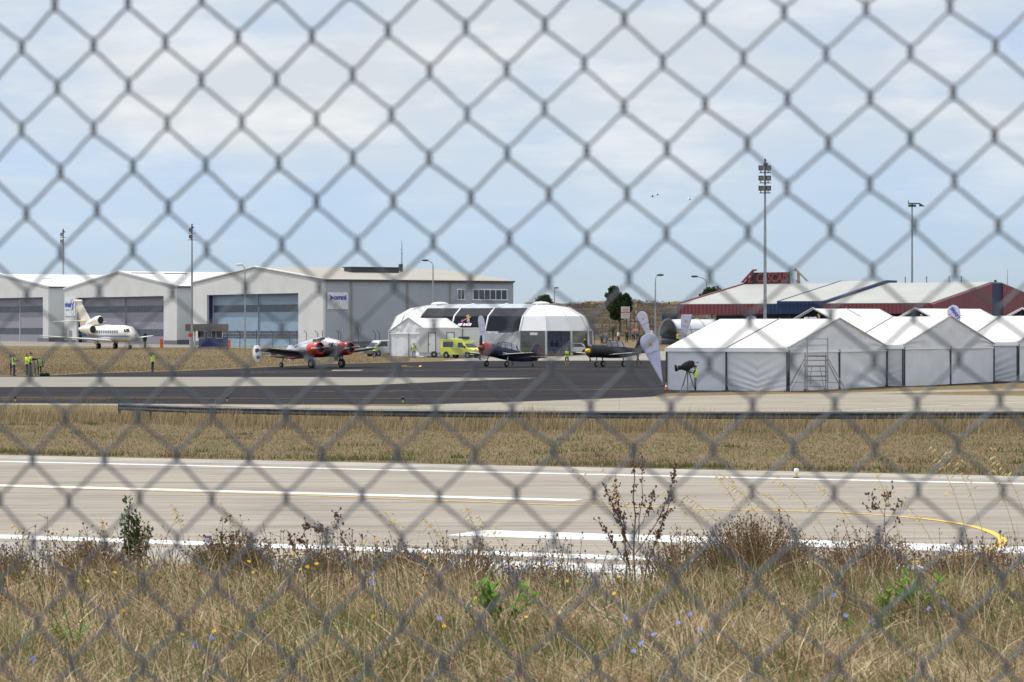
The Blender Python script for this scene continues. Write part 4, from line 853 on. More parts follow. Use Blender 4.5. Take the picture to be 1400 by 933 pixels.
def person(label, pos, rz, pose=None, h=1.75, top=DSHIRT, legs=JEAN, shoes=SHOE, vest=None, sleeves=None, hair=HAIR, cap=None, shorts=False, lean=0.0, group=None, bag=False):
    P = thing('person', label, 'person', pos, rz, group); k = h/1.75; P.scale = (k, k, k)
    J = {n: Vector(v) for n, v in DEF.items()}
    rot = Matrix.Rotation(lean, 3, 'Y')
    for n in ('waist', 'chest', 'neck', 'head', 'shL', 'shR', 'elL', 'elR', 'wrL', 'wrR'): J[n] = J['pel']+rot@(J[n]-J['pel'])
    for n, v in (pose or {}).items(): J[n] = Vector(v)
    names = [n for n in J if n != 'head']; idx = {n: i for i, n in enumerate(names)}
    E = [('pel', 'waist'), ('waist', 'chest'), ('chest', 'neck')]
    for s in 'LR': E += [('pel', 'hip'+s), ('hip'+s, 'knee'+s), ('knee'+s, 'ank'+s), ('ank'+s, 'toe'+s), ('chest', 'sh'+s), ('sh'+s, 'el'+s), ('el'+s, 'wr'+s)]
    me = bpy.data.meshes.new('body'); me.from_pydata([J[n] for n in names], [(idx[a], idx[b]) for a, b in E], [])
    o = bpy.data.objects.new('body', me); COL.objects.link(o)
    md = o.modifiers.new('skin', 'SKIN'); sk = me.skin_vertices[0].data
    for n, i in idx.items():
        r = RAD.get(n) or RAD.get(n[:-1]+'L'); sk[i].radius = (r, r*(1.28 if n in ('chest', 'waist', 'pel') else 1)); sk[i].use_root = n == 'pel'
    o.modifiers.new('sub', 'SUBSURF').levels = 1
    dg = bpy.context.evaluated_depsgraph_get(); nm = bpy.data.meshes.new_from_object(o.evaluated_get(dg)); bpy.data.objects.remove(o); bpy.data.meshes.remove(me)
    bm = bmesh.new(); bm.from_mesh(nm)
    segs = [(J[a], J[b], a, b) for a, b in E]
    def near(p):
        best = None
        for a, b, na, nb in segs:
            ab = b-a; t = max(0, min(1, (p-a).dot(ab)/ab.length_squared)); d = (p-(a+ab*t)).length
            if best is None or d < best[0]: best = (d, na, nb, t)
        return best
    for f in bm.faces:
        d, a, b, t = near(f.calc_center_median()); f.smooth = True
        if b.startswith('toe') or (b.startswith('ank') and t > .9): f.material_index = 3
        elif b.startswith('knee') or b.startswith('ank'): f.material_index = 0 if (shorts and (b.startswith('ank') or t > .85)) else 2
        elif b.startswith('hip'): f.material_index = 2
        elif b == 'waist': f.material_index = 2 if t < .35 else 1
        elif b.startswith('wr') or (b.startswith('el') and t > .6): f.material_index = 4
        elif b == 'neck' and t > .55: f.material_index = 0
        else: f.material_index = 1
    # head with nose and ears, hands with five fingers, joined into the same body mesh
    def put(mb, mi):
        n0 = len(bm.verts); vv = [bm.verts.new(v) for v in mb.v]
        for q in mb.f:
            try: f = bm.faces.new([vv[i] for i in q]); f.material_index = mi; f.smooth = True
            except ValueError: pass
    hd_ = J['head']; mb = MB(); mb.ell(hd_+Vector((0, 0, .02)), (.098, .078, .122), nu=14, nv=10); mb.ell(hd_+Vector((.035, 0, -.055)), (.062, .056, .055), nu=10, nv=6)
    mb.tube([hd_+Vector((.085, 0, .03)), hd_+Vector((.118, 0, -.012)), hd_+Vector((.09, 0, -.02))], [.010, .018, .010], 6)
    for s in (-1, 1): mb.ell(hd_+Vector((-.005, s*.078, .0)), (.022, .012, .032), nu=6, nv=5)
    mb.tube([J['neck'], hd_], [.05, .052], 10); put(mb, 0)
    mb = MB()
    for s in (-1, 1): mb.ell(hd_+Vector((.088, s*.030, .028)), (.010, .014, .008), nu=6, nv=4)
    mb.ell(hd_+Vector((.092, 0, -.052)), (.008, .026, .007), nu=6, nv=4); put(mb, 5)
    for s, sg in (('L', 1), ('R', -1)):
        w = J['wr'+s]; d = (w-J['el'+s]).normalized(); up = Vector((1, 0, 0)) if abs(d.x) < .7 else Vector((0, 0, 1)); a = (up-d*up.dot(d)).normalized(); b = d.cross(a)
        mb = MB(); mb.ell(w+d*.05, (.05, .04, .018), nu=10, nv=6, M=Matrix((d, a, b)).transposed())
        for q, ln in enumerate((.065, .078, .074, .055)):
            p0 = w+d*.075+a*(.027-.018*q); p1 = p0+d*ln*.5+b*sg*.006; p2 = p1+d*ln*.42-b*sg*.02; mb.tube([p0, p1, p2], [.009, .008, .006], 6)
        p0 = w+d*.03+a*.032; mb.tube([p0, p0+d*.03+a*.03, p0+d*.06+a*.032], [.011, .010, .007], 6); put(mb, 0)
    bm.to_mesh(nm); bm.free()
    for q in (SKIN, top, legs, shoes, sleeves or top, HAIR): nm.materials.append(q)
    nm.name = 'body'; o = bpy.data.objects.new('body', nm); COL.objects.link(o); o.parent = P
    mb = MB()
    if cap: mb.ell(hd_+Vector((-.005, 0, .045)), (.108, .088, .11), nu=14, nv=6, z0=-.05); mb.box(hd_+Vector((.12, 0, .055)), (.10, .12, .015)); mb.build('cap', cap, P)
    else: mb.ell(hd_+Vector((-.016, 0, .035)), (.098, .085, .118), nu=14, nv=7, z0=-.12); mb.ell(hd_+Vector((-.045, 0, -.01)), (.062, .078, .085), nu=12, nv=6); mb.build('hair', hair, P)
    if vest:
        mb = MB(); rs = []
        ax = [(J['pel'], -.06, .150, .195), (J['waist'], 0, .150, .185), (J['chest'], 0, .158, .205), (J['chest'].lerp(J['neck'], .62), 0, .135, .20), (J['chest'].lerp(J['neck'], .95), 0, .08, .11)]
        lat = (J['shL']-J['shR']).normalized()
        for q, dz, rx, ry in ax:
            upv = (J['neck']-J['pel']).normalized(); fw = lat.cross(upv)
            rs.append([q+upv*dz+fw*rx*math.cos(t)+lat*ry*math.sin(t) for t in np.linspace(0, 2*math.pi, 17)[:-1]])
        mb.loft(rs, 0, True, False); ve = mb.build('vest', vest, P)
        mb = MB(); mb.loft([[q+(q-J['waist'].lerp(J['chest'], .35)).normalized()*.006 for q in rs[1]], [q.lerp(rs[2][i], .28)+(q-J['waist']).normalized()*.006 for i, q in enumerate(rs[1])]], 0, True, False); mb.build('reflective_band', REFL, ve)
    if bag:
        mb = MB(); mb.ell(J['chest']+Matrix.Rotation(lean, 3, 'Y')@Vector((-.22, 0, -.05)), (.13, .17, .24), nu=12, nv=8); mb.build('backpack', BLACK, P)
    return P
def ground_p(px, Y): p = at(px, Y); return (p.x, p.y, p.z+.012)
ARMS_F = dict(elL=(.10, .26, 1.16), wrL=(.36, .10, 1.26), elR=(.10, -.26, 1.16), wrR=(.36, -.10, 1.26))
FOLD = dict(elL=(.08, .27, 1.17), wrL=(.24, -.06, 1.20), elR=(.08, -.27, 1.17), wrR=(.24, .06, 1.16))
YG = 249
person('camera operator in yellow vest and dark trousers, hands on the tripod camera', ground_p(951, 200), R(172), dict(ARMS_F, elL=(.14, .24, 1.22), wrL=(.40, .14, 1.36), elR=(.12, -.26, 1.2), wrR=(.42, -.08, 1.30)), 1.72, DSHIRT, JEAN, vest=VEST, cap=DSHIRT)
person('person in dark clothes, half behind the yellow-vested man at far left', ground_p(14.5, 250), R(10), None, 1.72, GSHIRT, JEAN)
person('person in wide yellow vest and dark jeans holding both arms forward, far left', ground_p(19, 248), R(-6), ARMS_F, 1.80, DSHIRT, BJEAN, vest=VEST)
person('person in yellow vest, back half of the pair filming on the grass edge', ground_p(37, 250), R(-15), ARMS_F, 1.80, VEST, JEAN, vest=VEST)
person('tall person in yellow vest under a dark jacket, front of the filming pair', ground_p(41.5, 248), R(-8), ARMS_F, 1.92, VEST, JEAN, vest=None, sleeves=GSHIRT, cap=BLACK)
person('person in yellow vest bending over a dark bag on the grass', ground_p(54, 248), R(-70), dict(elL=(.30, .24, 1.02), wrL=(.42, .18, .78), elR=(.30, -.24, 1.02), wrR=(.44, -.14, .76)), 1.66, DSHIRT, JEAN, vest=VEST, lean=.42, bag=True)
person('person in yellow vest with one arm raised, alone on the grass edge', ground_p(209, 265), R(160), dict(elL=(.20, .22, 1.52), wrL=(.16, .10, 1.74)), 1.74, DSHIRT, JEAN, vest=VEST, cap=NAVY)
person('crouched person in bright vest and jeans in front of the silver van', ground_p(512, 338), R(60), dict(elL=(.32, .24, 1.05), wrL=(.45, .14, .80), elR=(.32, -.24, 1.05), wrR=(.45, -.14, .80)), 1.66, VEST, BJEAN, WSHOE, vest=VEST, lean=.45, cap=VEST)
person('person in yellow and red vest with blue jeans, hands to face', ground_p(566, 334), R(-100), dict(elL=(.16, .22, 1.28), wrL=(.14, .06, 1.54)), 1.84, RSHIRT, BJEAN, WSHOE, vest=VEST)
person('person in a yellow helmet standing behind the ambulance bonnet', ground_p(646, 350.5), R(-60), None, 1.9, DSHIRT, JEAN, cap=VEST)
person('person in orange vest standing behind the red nose of the navy aeroplane', ground_p(656, 330), R(-30), ARMS_F, 1.78, DSHIRT, JEAN, vest=VORG)
person('person in blue jeans behind the wing of the navy aeroplane', ground_p(701, 296), R(150), FOLD, 1.75, DSHIRT, BJEAN)
person('marshal in yellow vest and black shorts with folded arms between the two aeroplanes', ground_p(775, 289), R(-80), FOLD, 1.80, DSHIRT, BLACK, vest=VEST, shorts=True)
person('person striding behind the tail of the black aeroplane, only legs showing', ground_p(872, 297), R(-165), dict(kneeL=(.14, .11, .52), ankL=(.10, .11, .09), toeL=(.27, .12, .04), kneeR=(-.12, -.11, .54), ankR=(-.42, -.11, .22), toeR=(-.36, -.12, .08)), 1.74, DSHIRT, JEAN)
SG = 'spectators on the bank behind the black aeroplane'
for px, Y, lab, kw in ((823, 388, 'spectator in dark clothes, leftmost on the bank by the agave', dict(top=DSHIRT)), (830, 391, 'spectator in grey top beside the leftmost one on the bank', dict(top=GSHIRT)), (845.5, 390, 'spectator in a pale top with dark trousers below the pine tree', dict(top=WSHIRT, sleeves=SKIN)), (857, 388, 'spectator all in black under the road sign', dict(top=BLACK, legs=BLACK)),
                       (865.5, 389, 'spectator in grey and black in front of the gate frame', dict(top=GSHIRT)), (872, 388, 'spectator in a grey top just left of the tall feather flag', dict(top=GSHIRT, legs=DSHIRT)), (869, 394, 'spectator in an orange-red top behind the gate frame group', dict(top=VORG)), (891, 388, 'spectator in a white shirt right of the double feather flags', dict(top=WSHIRT))):
    person(lab, ground_p(px, Y), R(random.uniform(-140, -40)), FOLD if random.random() < .5 else None, random.uniform(1.68, 1.82), group=SG, **kw)
person('steward in orange and yellow vest at the mouth of the barrel shelter', ground_p(927, 374), R(-60), ARMS_F, 1.76, VORG, JEAN, vest=VEST)
person('dark-haired person right of the steward by the barrel shelter', ground_p(935, 374), R(-100), None, 1.78, DSHIRT, JEAN)
for px, lab in ((755, 'visitor in black standing inside the clear tent end'), (761.5, 'second visitor in black inside the clear tent end, nearer the right')): q = ground_p(px, 369); person(lab, (q[0], q[1], q[2]+.06), R(100), None, 1.78, BLACK, BLACK)
# ================================================================ masts, lamps, signs, small equipment
def mast(label, px, Y, ytop, rows, group='floodlight masts', two=True, k=1.0):
    b = at(px, Y); H = ZP(ytop, Y)-b.z
    m = thing('floodlight_mast', label, 'floodlight mast', b, 0, group)
    mb = MB(); mb.tube([(0, 0, -.1), (0, 0, H*.5), (0, 0, H-.6)], [.16*k, .13*k, .08*k], 12); mb.build('pole', STEEL, m)
    mb = MB(); mb.tube([(0, 0, H-.6), (0, 0, H-.1)], .07*k, 6); mb.ell((0, 0, H-.08), (.10*k, .10*k, .16*k), nv=5); mb.box((.05, 0, H-.45), (.35*k, .2, .25)); mb.build('finial', DSTEEL, m)
    for z in rows:
        mb = MB(); mb.box((0, -.12, H-z-.40*k), (.95*k, .14, .07)); mb.build('crossarm', DSTEEL, m)
        for s in ((-1, 1) if two else (-1,)):
            mb = MB(); cx_ = s*.31*k+(-.06*k) if two else -.12*k; fr = [(cx_-.23*k, -.45, H-z+.20*k), (cx_+.23*k, -.45, H-z+.20*k), (cx_+.23*k, -.37, H-z-.22*k), (cx_-.23*k, -.37, H-z-.22*k)]
            bk = [(cx_-.14*k, .1, H-z+.22*k), (cx_+.14*k, .1, H-z+.22*k), (cx_+.14*k, .15, H-z-.02*k), (cx_-.14*k, .15, H-z-.02*k)]
            mb.loft([fr, bk], 0, False); mb.tube([(cx_, -.1, H-z-.15*k), (cx_, -.12, H-z-.40*k)], .04, 6); f = mb.build('floodlight', DSTEEL, m)
            mb = MB(); mb.prism([Vector(p)*1 for p in ((cx_-.16*k, -.46, H-z+.14*k), (cx_+.16*k, -.46, H-z+.14*k), (cx_+.16*k, -.385, H-z-.16*k), (cx_-.16*k, -.385, H-z-.16*k))], (0, -.02, 0)); mb.build('lamp_glass', mat('lamp_glass', (.22, .21, .18), .2, .3), f)
    return m
mast('tall floodlight mast with three tiers of lamps behind the white marquees', 1046, 262, 218, (.75, 1.62, 2.48))
mast('floodlight mast with two tiers in front of the large hangar corner', 262.5, 436, 307, (.8, 1.75, ), k=1.15, two=False)
mast('floodlight mast rising behind the hangar at far left', 86.5, 575, 314, (.95, 2.2), k=1.45, two=False)
m = thing('floodlight_mast', 'slim mast with one flat lamp head behind the terminal roof', 'floodlight mast', at(1247, 420), 0, 'floodlight masts'); H = ZP(279, 420)-at(1247, 420).z
mb = MB(); mb.tube([(0, 0, -.1), (0, 0, H)], [.17, .10], 10); mb.build('pole', STEEL, m)
mb = MB(); mb.box((.25, 0, H+.05), (1.5, .8, .14)); mb.box((.0, 0, H-.25), (1.0, .6, .3)); mb.prism([(1.0, -.3, H+.1), (1.75, -.3, H-.35), (1.0, -.3, H-.35)], (0, .6, 0)); mb.tube([(-.5, 0, H), (-.52, 0, H+.45)], .06, 6); mb.build('lamp_head', DSTEEL, m)
def street_lamp(label, px, Y, ytop, armx, white=False):
    b = at(px, Y); H = ZP(ytop, Y)-b.z; m = thing('street_lamp', label, 'street lamp', b, 0, 'street lamps around the apron')
    mb = MB(); pts = [(0, 0, -.1), (0, 0, H-.9)]+[(armx*(1-math.cos(t)), 0, H-.9+.75*math.sin(t)) for t in np.linspace(.2, 1.4, 5)]
    mb.tube(pts, [.13, .08]+[.055]*5, 8); mb.build('pole', STEEL, m); e = pts[-1]
    mb = MB(); mb.ell((e[0]+math.copysign(.35, armx), 0, e[2]+.05), (.50, .2, .15), nv=6); mb.build('lamp_head', mat('lamp_head_white', (.6, .6, .6), .4) if white else DSTEEL, m)
street_lamp('street lamp with white head in front of the large hangar doors', 335, 420, 361, -.5, True)
street_lamp('street lamp with dark head behind the barrel tent', 592, 425, 355, -.9)
street_lamp('tall street lamp with small head between the pine and the terminal', 896, 400, 375, .35)
street_lamp('street lamp with long arm leaning left beside the terminal tree', 966, 403, 377, -1.5)
street_lamp('short lamp post seen above the tree beside the white dome', 758, 600, 393, .05)

# guard hut
hp = at(272, 438); Hh = thing('guard_hut', 'small blue guard hut with a brown overhanging flat roof', 'hut', (hp.x, hp.y, hp.z), R(-8)); s_ = F/438
mb = MB(); mb.box((1.75, 1.3, .12), (3.9, 2.8, .3)); mb.build('slab', SHOULD, Hh)
mb = MB(); mb.box((1.75, 1.3, 1.05), (3.6, 2.4, 1.6)); mb.box((.95, 1.3, 2.1), (1.0, 2.4, .7)); mb.box((2.1, 1.3, 2.1), (.9, 2.4, .7)); mb.build('wall', mat('hut_blue', (.015, .03, .17), .5), Hh)
for x, w, h_ in ((.3, .9, 1.0), (1.55, .5, .8), (2.95, .9, 1.0)):
    mb = MB(); mb.box((x, .07, 2.0), (w+.12, .06, h_+.12)); f = mb.build('window', W_TRIM, Hh); mb = MB(); mb.box((x, .03, 2.0), (w-.06, .04, h_-.06)); mb.build('pane', DGLASS, f)
mb = MB(); mb.box((.95, .9, 3.0), (5.4, 3.8, 1.0)); mb.build('roof', mat('hut_roof_brown', (.17, .148, .14), .8, var=.15), Hh)
for x in (-1.2, -.55):
    mb = MB(); mb.box((x, -.3, 1.25), (.22, .22, 2.5)); mb.build('roof_post', mat('post_white', (.55, .55, .53), .6), Hh)
for px, Y, lab in ((221, 446, 'orange box standing by the middle hangar door'), (313, 437, 'orange box standing by the blue guard hut')):
    b = thing('utility_box', lab, 'box', at(px, Y)); mb = MB(); mb.box((0, 0, .62), (.42, .4, 1.24)); mb.build('cabinet', ORANGE, b); mb = MB(); mb.box((0, 0, 1.27), (.5, .48, .06)); mb.build('lid', ORANGE, b); mb = MB(); mb.box((.1, -.215, .7), (.05, .04, .2)); mb.build('handle', DSTEEL, b)
b = thing('extinguisher_post', 'red disc sign on a post at the corner of the hangar apron', 'sign post', at(260.5, 434)); mb = MB(); mb.tube([(0, 0, 0), (0, 0, 2.2)], .04, 6); mb.build('post', STEEL, b); mb = MB(); mb.tube([(0, -.04, 1.95), (0, -.08, 1.95)], .30, 14); mb.build('disc', RED, b)

# apron perimeter fence with cranked posts
fp = [(302, 425), (311, 425), (328, 424), (351, 423), (373, 422), (396, 421), (406, 421), (419, 420), (434, 419), (441, 419), (466, 418), (463, 418), (490, 417), (513, 416), (519, 416)]
fp = sorted(set(fp)); q0 = at(302, 425); pf = thing('perimeter_fence', 'wire fence with cranked-top posts in front of the large hangar', 'fence', q0)
tops = []
for i, (px, Y) in enumerate(fp):
    p = at(px, Y)-q0; hh = 2.35 if i % 3 else 2.75; mb = MB(); pts = [p, p+Vector((0, 0, hh))]
    if i % 3: pts.append(p+Vector((-.35, -.1, hh+.35)))
    mb.tube(pts, .045, 6); mb.build('post', DSTEEL, pf); tops.append(p)
mb = MB()
for z in (.3, .8, 1.3, 1.8, 2.25): mb.tube([p+Vector((0, -.05, z)) for p in tops], .010, 4)
mb.build('wire', STEEL, pf)
g0 = at(862, 397); gt = thing('gate_frame', 'dark metal gate frame below the road sign', 'gate', g0)
mb = MB()
for px in (861.5, 868, 874, 880.5): p = at(px, 397)-g0; mb.tube([p, p+Vector((0, 0, 3.4))], .05, 6)
a, b_ = at(861.5, 397)-g0, at(880.5, 397)-g0
for z in (3.35, 2.4, 1.4): mb.tube([a+Vector((0, 0, z)), b_+Vector((0, 0, z))], .045, 6)
mb.build('frame', DSTEEL, gt)
g0 = at(800, 402); pf2 = thing('bank_fence', 'thin wire fence along the foot of the brown bank', 'fence', g0)
tp = []
for px in (803, 813, 823, 833, 842, 889, 893): p = at(px, 402)-g0; tp.append(p); mb = MB(); mb.tube([p, p+Vector((0, 0, 2.6))], .04, 6); mb.build('post', DSTEEL, pf2)
mb = MB()
for z in (.6, 1.2, 1.8, 2.4): mb.tube([p+Vector((0, -.04, z)) for p in tp], .012, 4)
mb.build('wire', STEEL, pf2)
b = thing('road_sign', 'white sign board with red stripes on a post before the pine', 'sign', at(855, 396)); zb = ZP(436, 396)-b.location.z
mb = MB(); mb.tube([(.25, .05, 0), (.05, .05, zb+1.5)], .07, 6); mb.build('post', DSTEEL, b)
mb = MB(); mb.box((0, 0, zb+.80), (1.15, .06, 1.55)); bd = mb.build('board', mat('sign_pale', (.5, .5, .48), .5), b)
mb = MB(); mb.box((0, -.035, zb+.82), (1.15, .02, .14)); mb.box((0, -.035, zb+1.16), (.95, .02, .06)); mb.build('red_stripe', RED, bd)
mb = MB(); mb.box((0, -.035, zb+1.0), (.5, .02, .08)); mb.box((0, -.035, zb+.55), (.8, .02, .05)); mb.box((0, -.035, zb+.42), (.75, .02, .05)); mb.box((0, -.035, zb+.25), (.8, .02, .05)); mb.build('print', TXT_G, bd)
b = thing('striped_pole', 'red and white striped barrier pole behind the gate frame', 'pole', at(869.5, 402)); zt_ = ZP(412, 402)-b.location.z
mb = MB()
for k in range(12): mb.tube([(0, 0, zt_*k/12), (0, 0, zt_*(k+1)/12)], .045, 6, k % 2)
mb.tube([(0, 0, zt_), (0, 0, zt_+.7)], .02, 5); mb.build('pole', [WPAINT, ORANGE], b)
b = thing('site_cabin', 'dark teal cabin with a green roof edge behind the barrel shelter', 'cabin', at(904.5, 405)); w = 23*405/F; zc = ZP(429, 405)-b.location.z
mb = MB(); mb.box((w/2, .9, zc/2), (w, 1.8, zc)); mb.build('wall', mat('cabin_teal', (.06, .10, .12), .5), b); mb = MB(); mb.box((w/2, .9, zc+.04), (w+.1, 1.9, .14)); mb.build('roof', mat('cabin_green', (.12, .22, .08), .5), b)
for x in (.55, 1.55): mb = MB(); mb.box((x, -.02, zc-1.0), (.8, .05, 1.3)); mb.build('window', DGLASS, b)

# feather flags
FL = mat('flag_lilac', (.66, .66, .80), .6, var=.03, trans=.25)
def flag(label, px_b, Y, y_b, px_t, y_t, wmax, word=None, flat=False):
    base = at(px_b, Y); f = thing('feather_flag', label, 'flag', base, 0, 'lilac feather flags')
    zb = ZP(y_b, Y)-base.z; zt = ZP(y_t, Y)-base.z; xt = (px_t-px_b)*Y/F; H = zt-zb
    n = 26; L_, R_, mid = [], [], []
    for i in range(n+1):
        t = i/n; cxx = xt*t; w = wmax*(.05+.95*min(1, t/.80)**1.05) if (t < .84 or flat) else wmax*math.sqrt(max(0, 1-((t-.84)/.16)**2))
        up = Vector((xt, 0, H)).normalized(); sd = Vector((up.z, 0, -up.x)); c = Vector((cxx, .06*math.sin(5*t), zb+H*t))
        L_.append(c-sd*w/2); R_.append(c+sd*w/2); mid.append(c)
    mb = MB(); vs = []
    for a, c, b2 in zip(L_, mid, R_):
        for k in range(7):
            s = k/6; p = a.lerp(b2, s); vs.append(p+Vector((0, .012*math.sin(3.2*s+4*p.z), 0)))
    mb.add(vs, [(j*7+i, j*7+i+1, (j+1)*7+i+1, (j+1)*7+i) for j in range(n) for i in range(6)], 0, True); cl = mb.build('cloth', FL, f); cl.modifiers.new('t', 'SOLIDIFY').thickness = .006
    mb = MB(); mb.tube([Vector((0, 0, 0)), Vector((0, 0, max(.05, zb*.5)))]+[p+Vector((0, .03, 0)) for p in R_[::3]], .022, 6); mb.build('pole', STEEL, f)
    mb = MB(); mb.box((0, 0, .03), (.5, .5, .05)); mb.build('base', DSTEEL, f)
    up = Vector((xt, 0, H)).normalized(); ang = math.atan2(xt, H)
    if word is None:
        c = mid[int(n*.78)]; k = wmax*.15
        mb = MB(); M = Matrix.Rotation(ang, 3, 'Y'); off = Vector((0, -.09, 0))
        for a0, a1 in (((-1, -.5), (1, .6)), ((-.5, .7), (.5, -.7))):
            a_, b_ = Vector((a0[0]*k, 0, a0[1]*k)), Vector((a1[0]*k, 0, a1[1]*k)); t_ = (b_-a_).normalized(); nn = Vector((-t_.z, 0, t_.x))*k*.18
            mb.prism([c+off+M@(q) for q in (a_-nn, b_-nn, b_+nn, a_+nn)], (0, -.008, 0))
        mb.build('emblem', TXT_O, cl)
        c = mid[int(n*.64)]; mb = MB()
        for i in range(7):
            q = Vector(((-.36+.12*i)*wmax, 0, .03*math.sin(i*2.1))); mb.prism([c+off+M@(q+Vector(d)) for d in ((-.045*wmax, 0, -.05), (.045*wmax, 0, -.05), (.045*wmax, 0, .05), (-.045*wmax, 0, .05))], (0, -.008, 0))
        mb.build('print_line', TXT_G, cl)
    else:
        c = mid[int(n*.84)]; lettering(word, wmax*.34, mat('flag_print_blue', (.10, .10, .35), .6), cl, c+Vector((.10, -.1, 0)), (R(90), R(55), 0), bold=.02)
        mb = MB(); mb.ell(c+Vector((-.30, -.1, -.22)), (.12, .01, .18)); mb.build('red_mark', RED, cl)
    return f
flag('large lilac feather flag leaning over the apron by the first marquee', 905.5, 217, 523, 884, 456, 1.30)
flag('smaller lilac flag behind the large leaning flag, top showing above it', 891, 385, 470, 875.5, 426, 1.30)
flag('lilac flag with a square-looking top in front of the barrel shelter', 932, 372, 474, 939, 429, 1.25, flat=True)
flag('slim lilac feather flag between the ambulance and the navy aeroplane', 663.5, 340, 490, 657, 431, .72)
flag('lilac flag printed with a slanted word, rising behind the second marquee', 1312, 236, 478, 1302, 417, .98, word='SMART')
flag('lilac flag whose round top just shows behind the first marquee roof', 1028, 236, 478, 1027, 431.5, .9)
# tripod video camera
b = thing('video_camera', 'broadcast camera under a black rain cover on a tripod', 'camera', ground_p(940.5, 200))
hz_ = 1.28
for a in (90, 210, 330):
    d = Vector((math.cos(R(a)), math.sin(R(a)), 0)); mb = MB(); mb.tube([Vector((0, 0, hz_))+d*.08, d*.55], [.035, .022], 6); mb.tube([Vector((0, 0, hz_))+d*.12+Vector((0, 0, -.05)), d*.38+Vector((0, 0, .35))], .03, 6); mb.build('tripod_leg', DSTEEL, b)
mb = MB(); mb.tube([(0, 0, hz_-.05), (0, 0, hz_+.18)], [.12, .09], 10); mb.tube([(.05, 0, hz_+.15), (.50, -.05, hz_+.02)], .018, 6); mb.build('tripod_head', DSTEEL, b)
mb = MB(); mb.loft([ring(x, hz_+.38+dz, ry, rz_, 12, 3) for x, ry, rz_, dz in ((-.40, .16, .18, -.06), (-.2, .22, .28, -.02), (.05, .24, .31, .06), (.30, .2, .25, .12), (.42, .12, .15, .14))]); mb.ell((-.05, 0, hz_+.2), (.22, .2, .16)); cm = mb.build('rain_cover', BLACK, b)
mb = MB(); mb.tube([(-.40, 0, hz_+.30), (-.62, 0, hz_+.27), (-.66, 0, hz_+.265), (-.86, 0, hz_+.24)], [.15, .16, .22, .22], 16); mb.build('lens_hood', BLACK, cm)
mb = MB(); mb.tube([(-.655, 0, hz_+.266), (-.69, 0, hz_+.262)], .228, 16); mb.build('lens_ring', STEEL, cm)
mb = MB(); mb.tube([(.35, .02, hz_+.55), (.62, .02, hz_+.62)], .03, 6); mb.ell((.62, .02, hz_+.62), (.10, .05, .05)); mb.build('microphone', mat('fur_grey', (.2, .2, .2), .9), cm)
# scaffold tower
b = thing('scaffold_tower', 'aluminium scaffold tower with outriggers before the first marquee gable', 'scaffold', (PX(1103.5, 199), 199, G(20, 199)+.01), R(4)); TS = mat('scaffold_tube', (.30, .31, .33), .45, .5, var=.15)
w = 1.35; H = 3.5
for y in (0, .8):
    mb = MB()
    for x in (0, w): mb.tube([(x, y, .12), (x, y, H if y == 0 else 2.55)], .042, 8)
    for z in ((.35, .75, 1.05, 1.35, 1.7, 2.05, 2.4, 3.05, 3.45) if y == 0 else (.35, 1.0, 1.65, 2.3)): mb.tube([(0, y, z), (w, y, z)], .032, 6)
    mb.build('end_frame', TS, b)
mb = MB(); mb.box((w/2, .4, 2.32), (w-.1, .76, .06)); mb.build('platform', mat('scaffold_deck', (.22, .2, .17), .8), b)
mb = MB(); mb.tube([(0, 0, .3), (0, .8, 2.3)], .022, 6); mb.tube([(w, 0, .3), (w, .8, 2.3)], .022, 6); mb.tube([(.25, .4, .4), (.35, .4, 1.65)], .022, 6); mb.tube([(1.2, .4, .2), (.9, .4, 1.65)], .022, 6); mb.tube([(.35, .4, 1.65), (.9, .4, 1.65)], .022, 6); mb.build('brace', TS, b)
for x, dx in ((0, -1), (w, 1)):
    for y, dy in ((0, -.35), (.8, .3)):
        mb = MB(); mb.tube([(x, y, 2.2), (x+dx*1.15, y+dy, .05)], .042, 6); mb.tube([(x, y, .62), (x+dx*.85, y+dy*.75, .6)], .022, 6); mb.build('outrigger', TS, b)
    for y in (0, .8): wheel(b, (x, y, .1), .10, .05, 'castor')
b = thing('traffic_cone', 'small red and white cone at the corner of the first marquee', 'cone', ground_p(911, 204)); mb = MB(); mb.tube([(0, 0, .04), (0, 0, .3), (0, 0, .31), (0, 0, .5), (0, 0, .51), (0, 0, .7)], [.16, .11, .11, .07, .07, .03], 12); mb.build('cone', ORANGE, b); mb = MB(); mb.box((0, 0, .02), (.4, .4, .04)); mb.build('base', BLACK, b); mb = MB(); mb.tube([(0, 0, .3), (0, 0, .48)], [.118, .082], 12); mb.build('band', WPAINT, b); b.scale = (.7, .7, .7)
b = thing('toolbox', 'black bag lying at the feet of the bending person', 'bag', ground_p(61, 247.5), R(10)); mb = MB(); mb.loft([ring(x, .14, .16*k, .14*k, 10, 3) for x, k in ((-.42, .4), (-.34, 1), (.34, 1), (.42, .4))]); mb.build('bag', BLACK, b); mb = MB(); mb.tube([(-.2, 0, .27), (-.1, 0, .4), (.1, 0, .4), (.2, 0, .27)], .02, 6); mb.build('handle', BLACK, b)
b.name = 'equipment_bag'
# camera tripod at the far-left pair
b = thing('camera_tripod', 'tripod standing beside the far-left filming pair', 'tripod', ground_p(46.5, 247.5))
for a in (80, 200, 320):
    mb = MB(); mb.tube([(0, 0, 1.25), (.35*math.cos(R(a)), .35*math.sin(R(a)), 0)], .025, 6); mb.build('leg', DSTEEL, b)
mb = MB(); mb.box((0, 0, 1.38), (.3, .14, .16)); mb.tube([(.1, 0, 1.38), (.32, 0, 1.38)], .06, 8); mb.build('camera_body', BLACK, b)
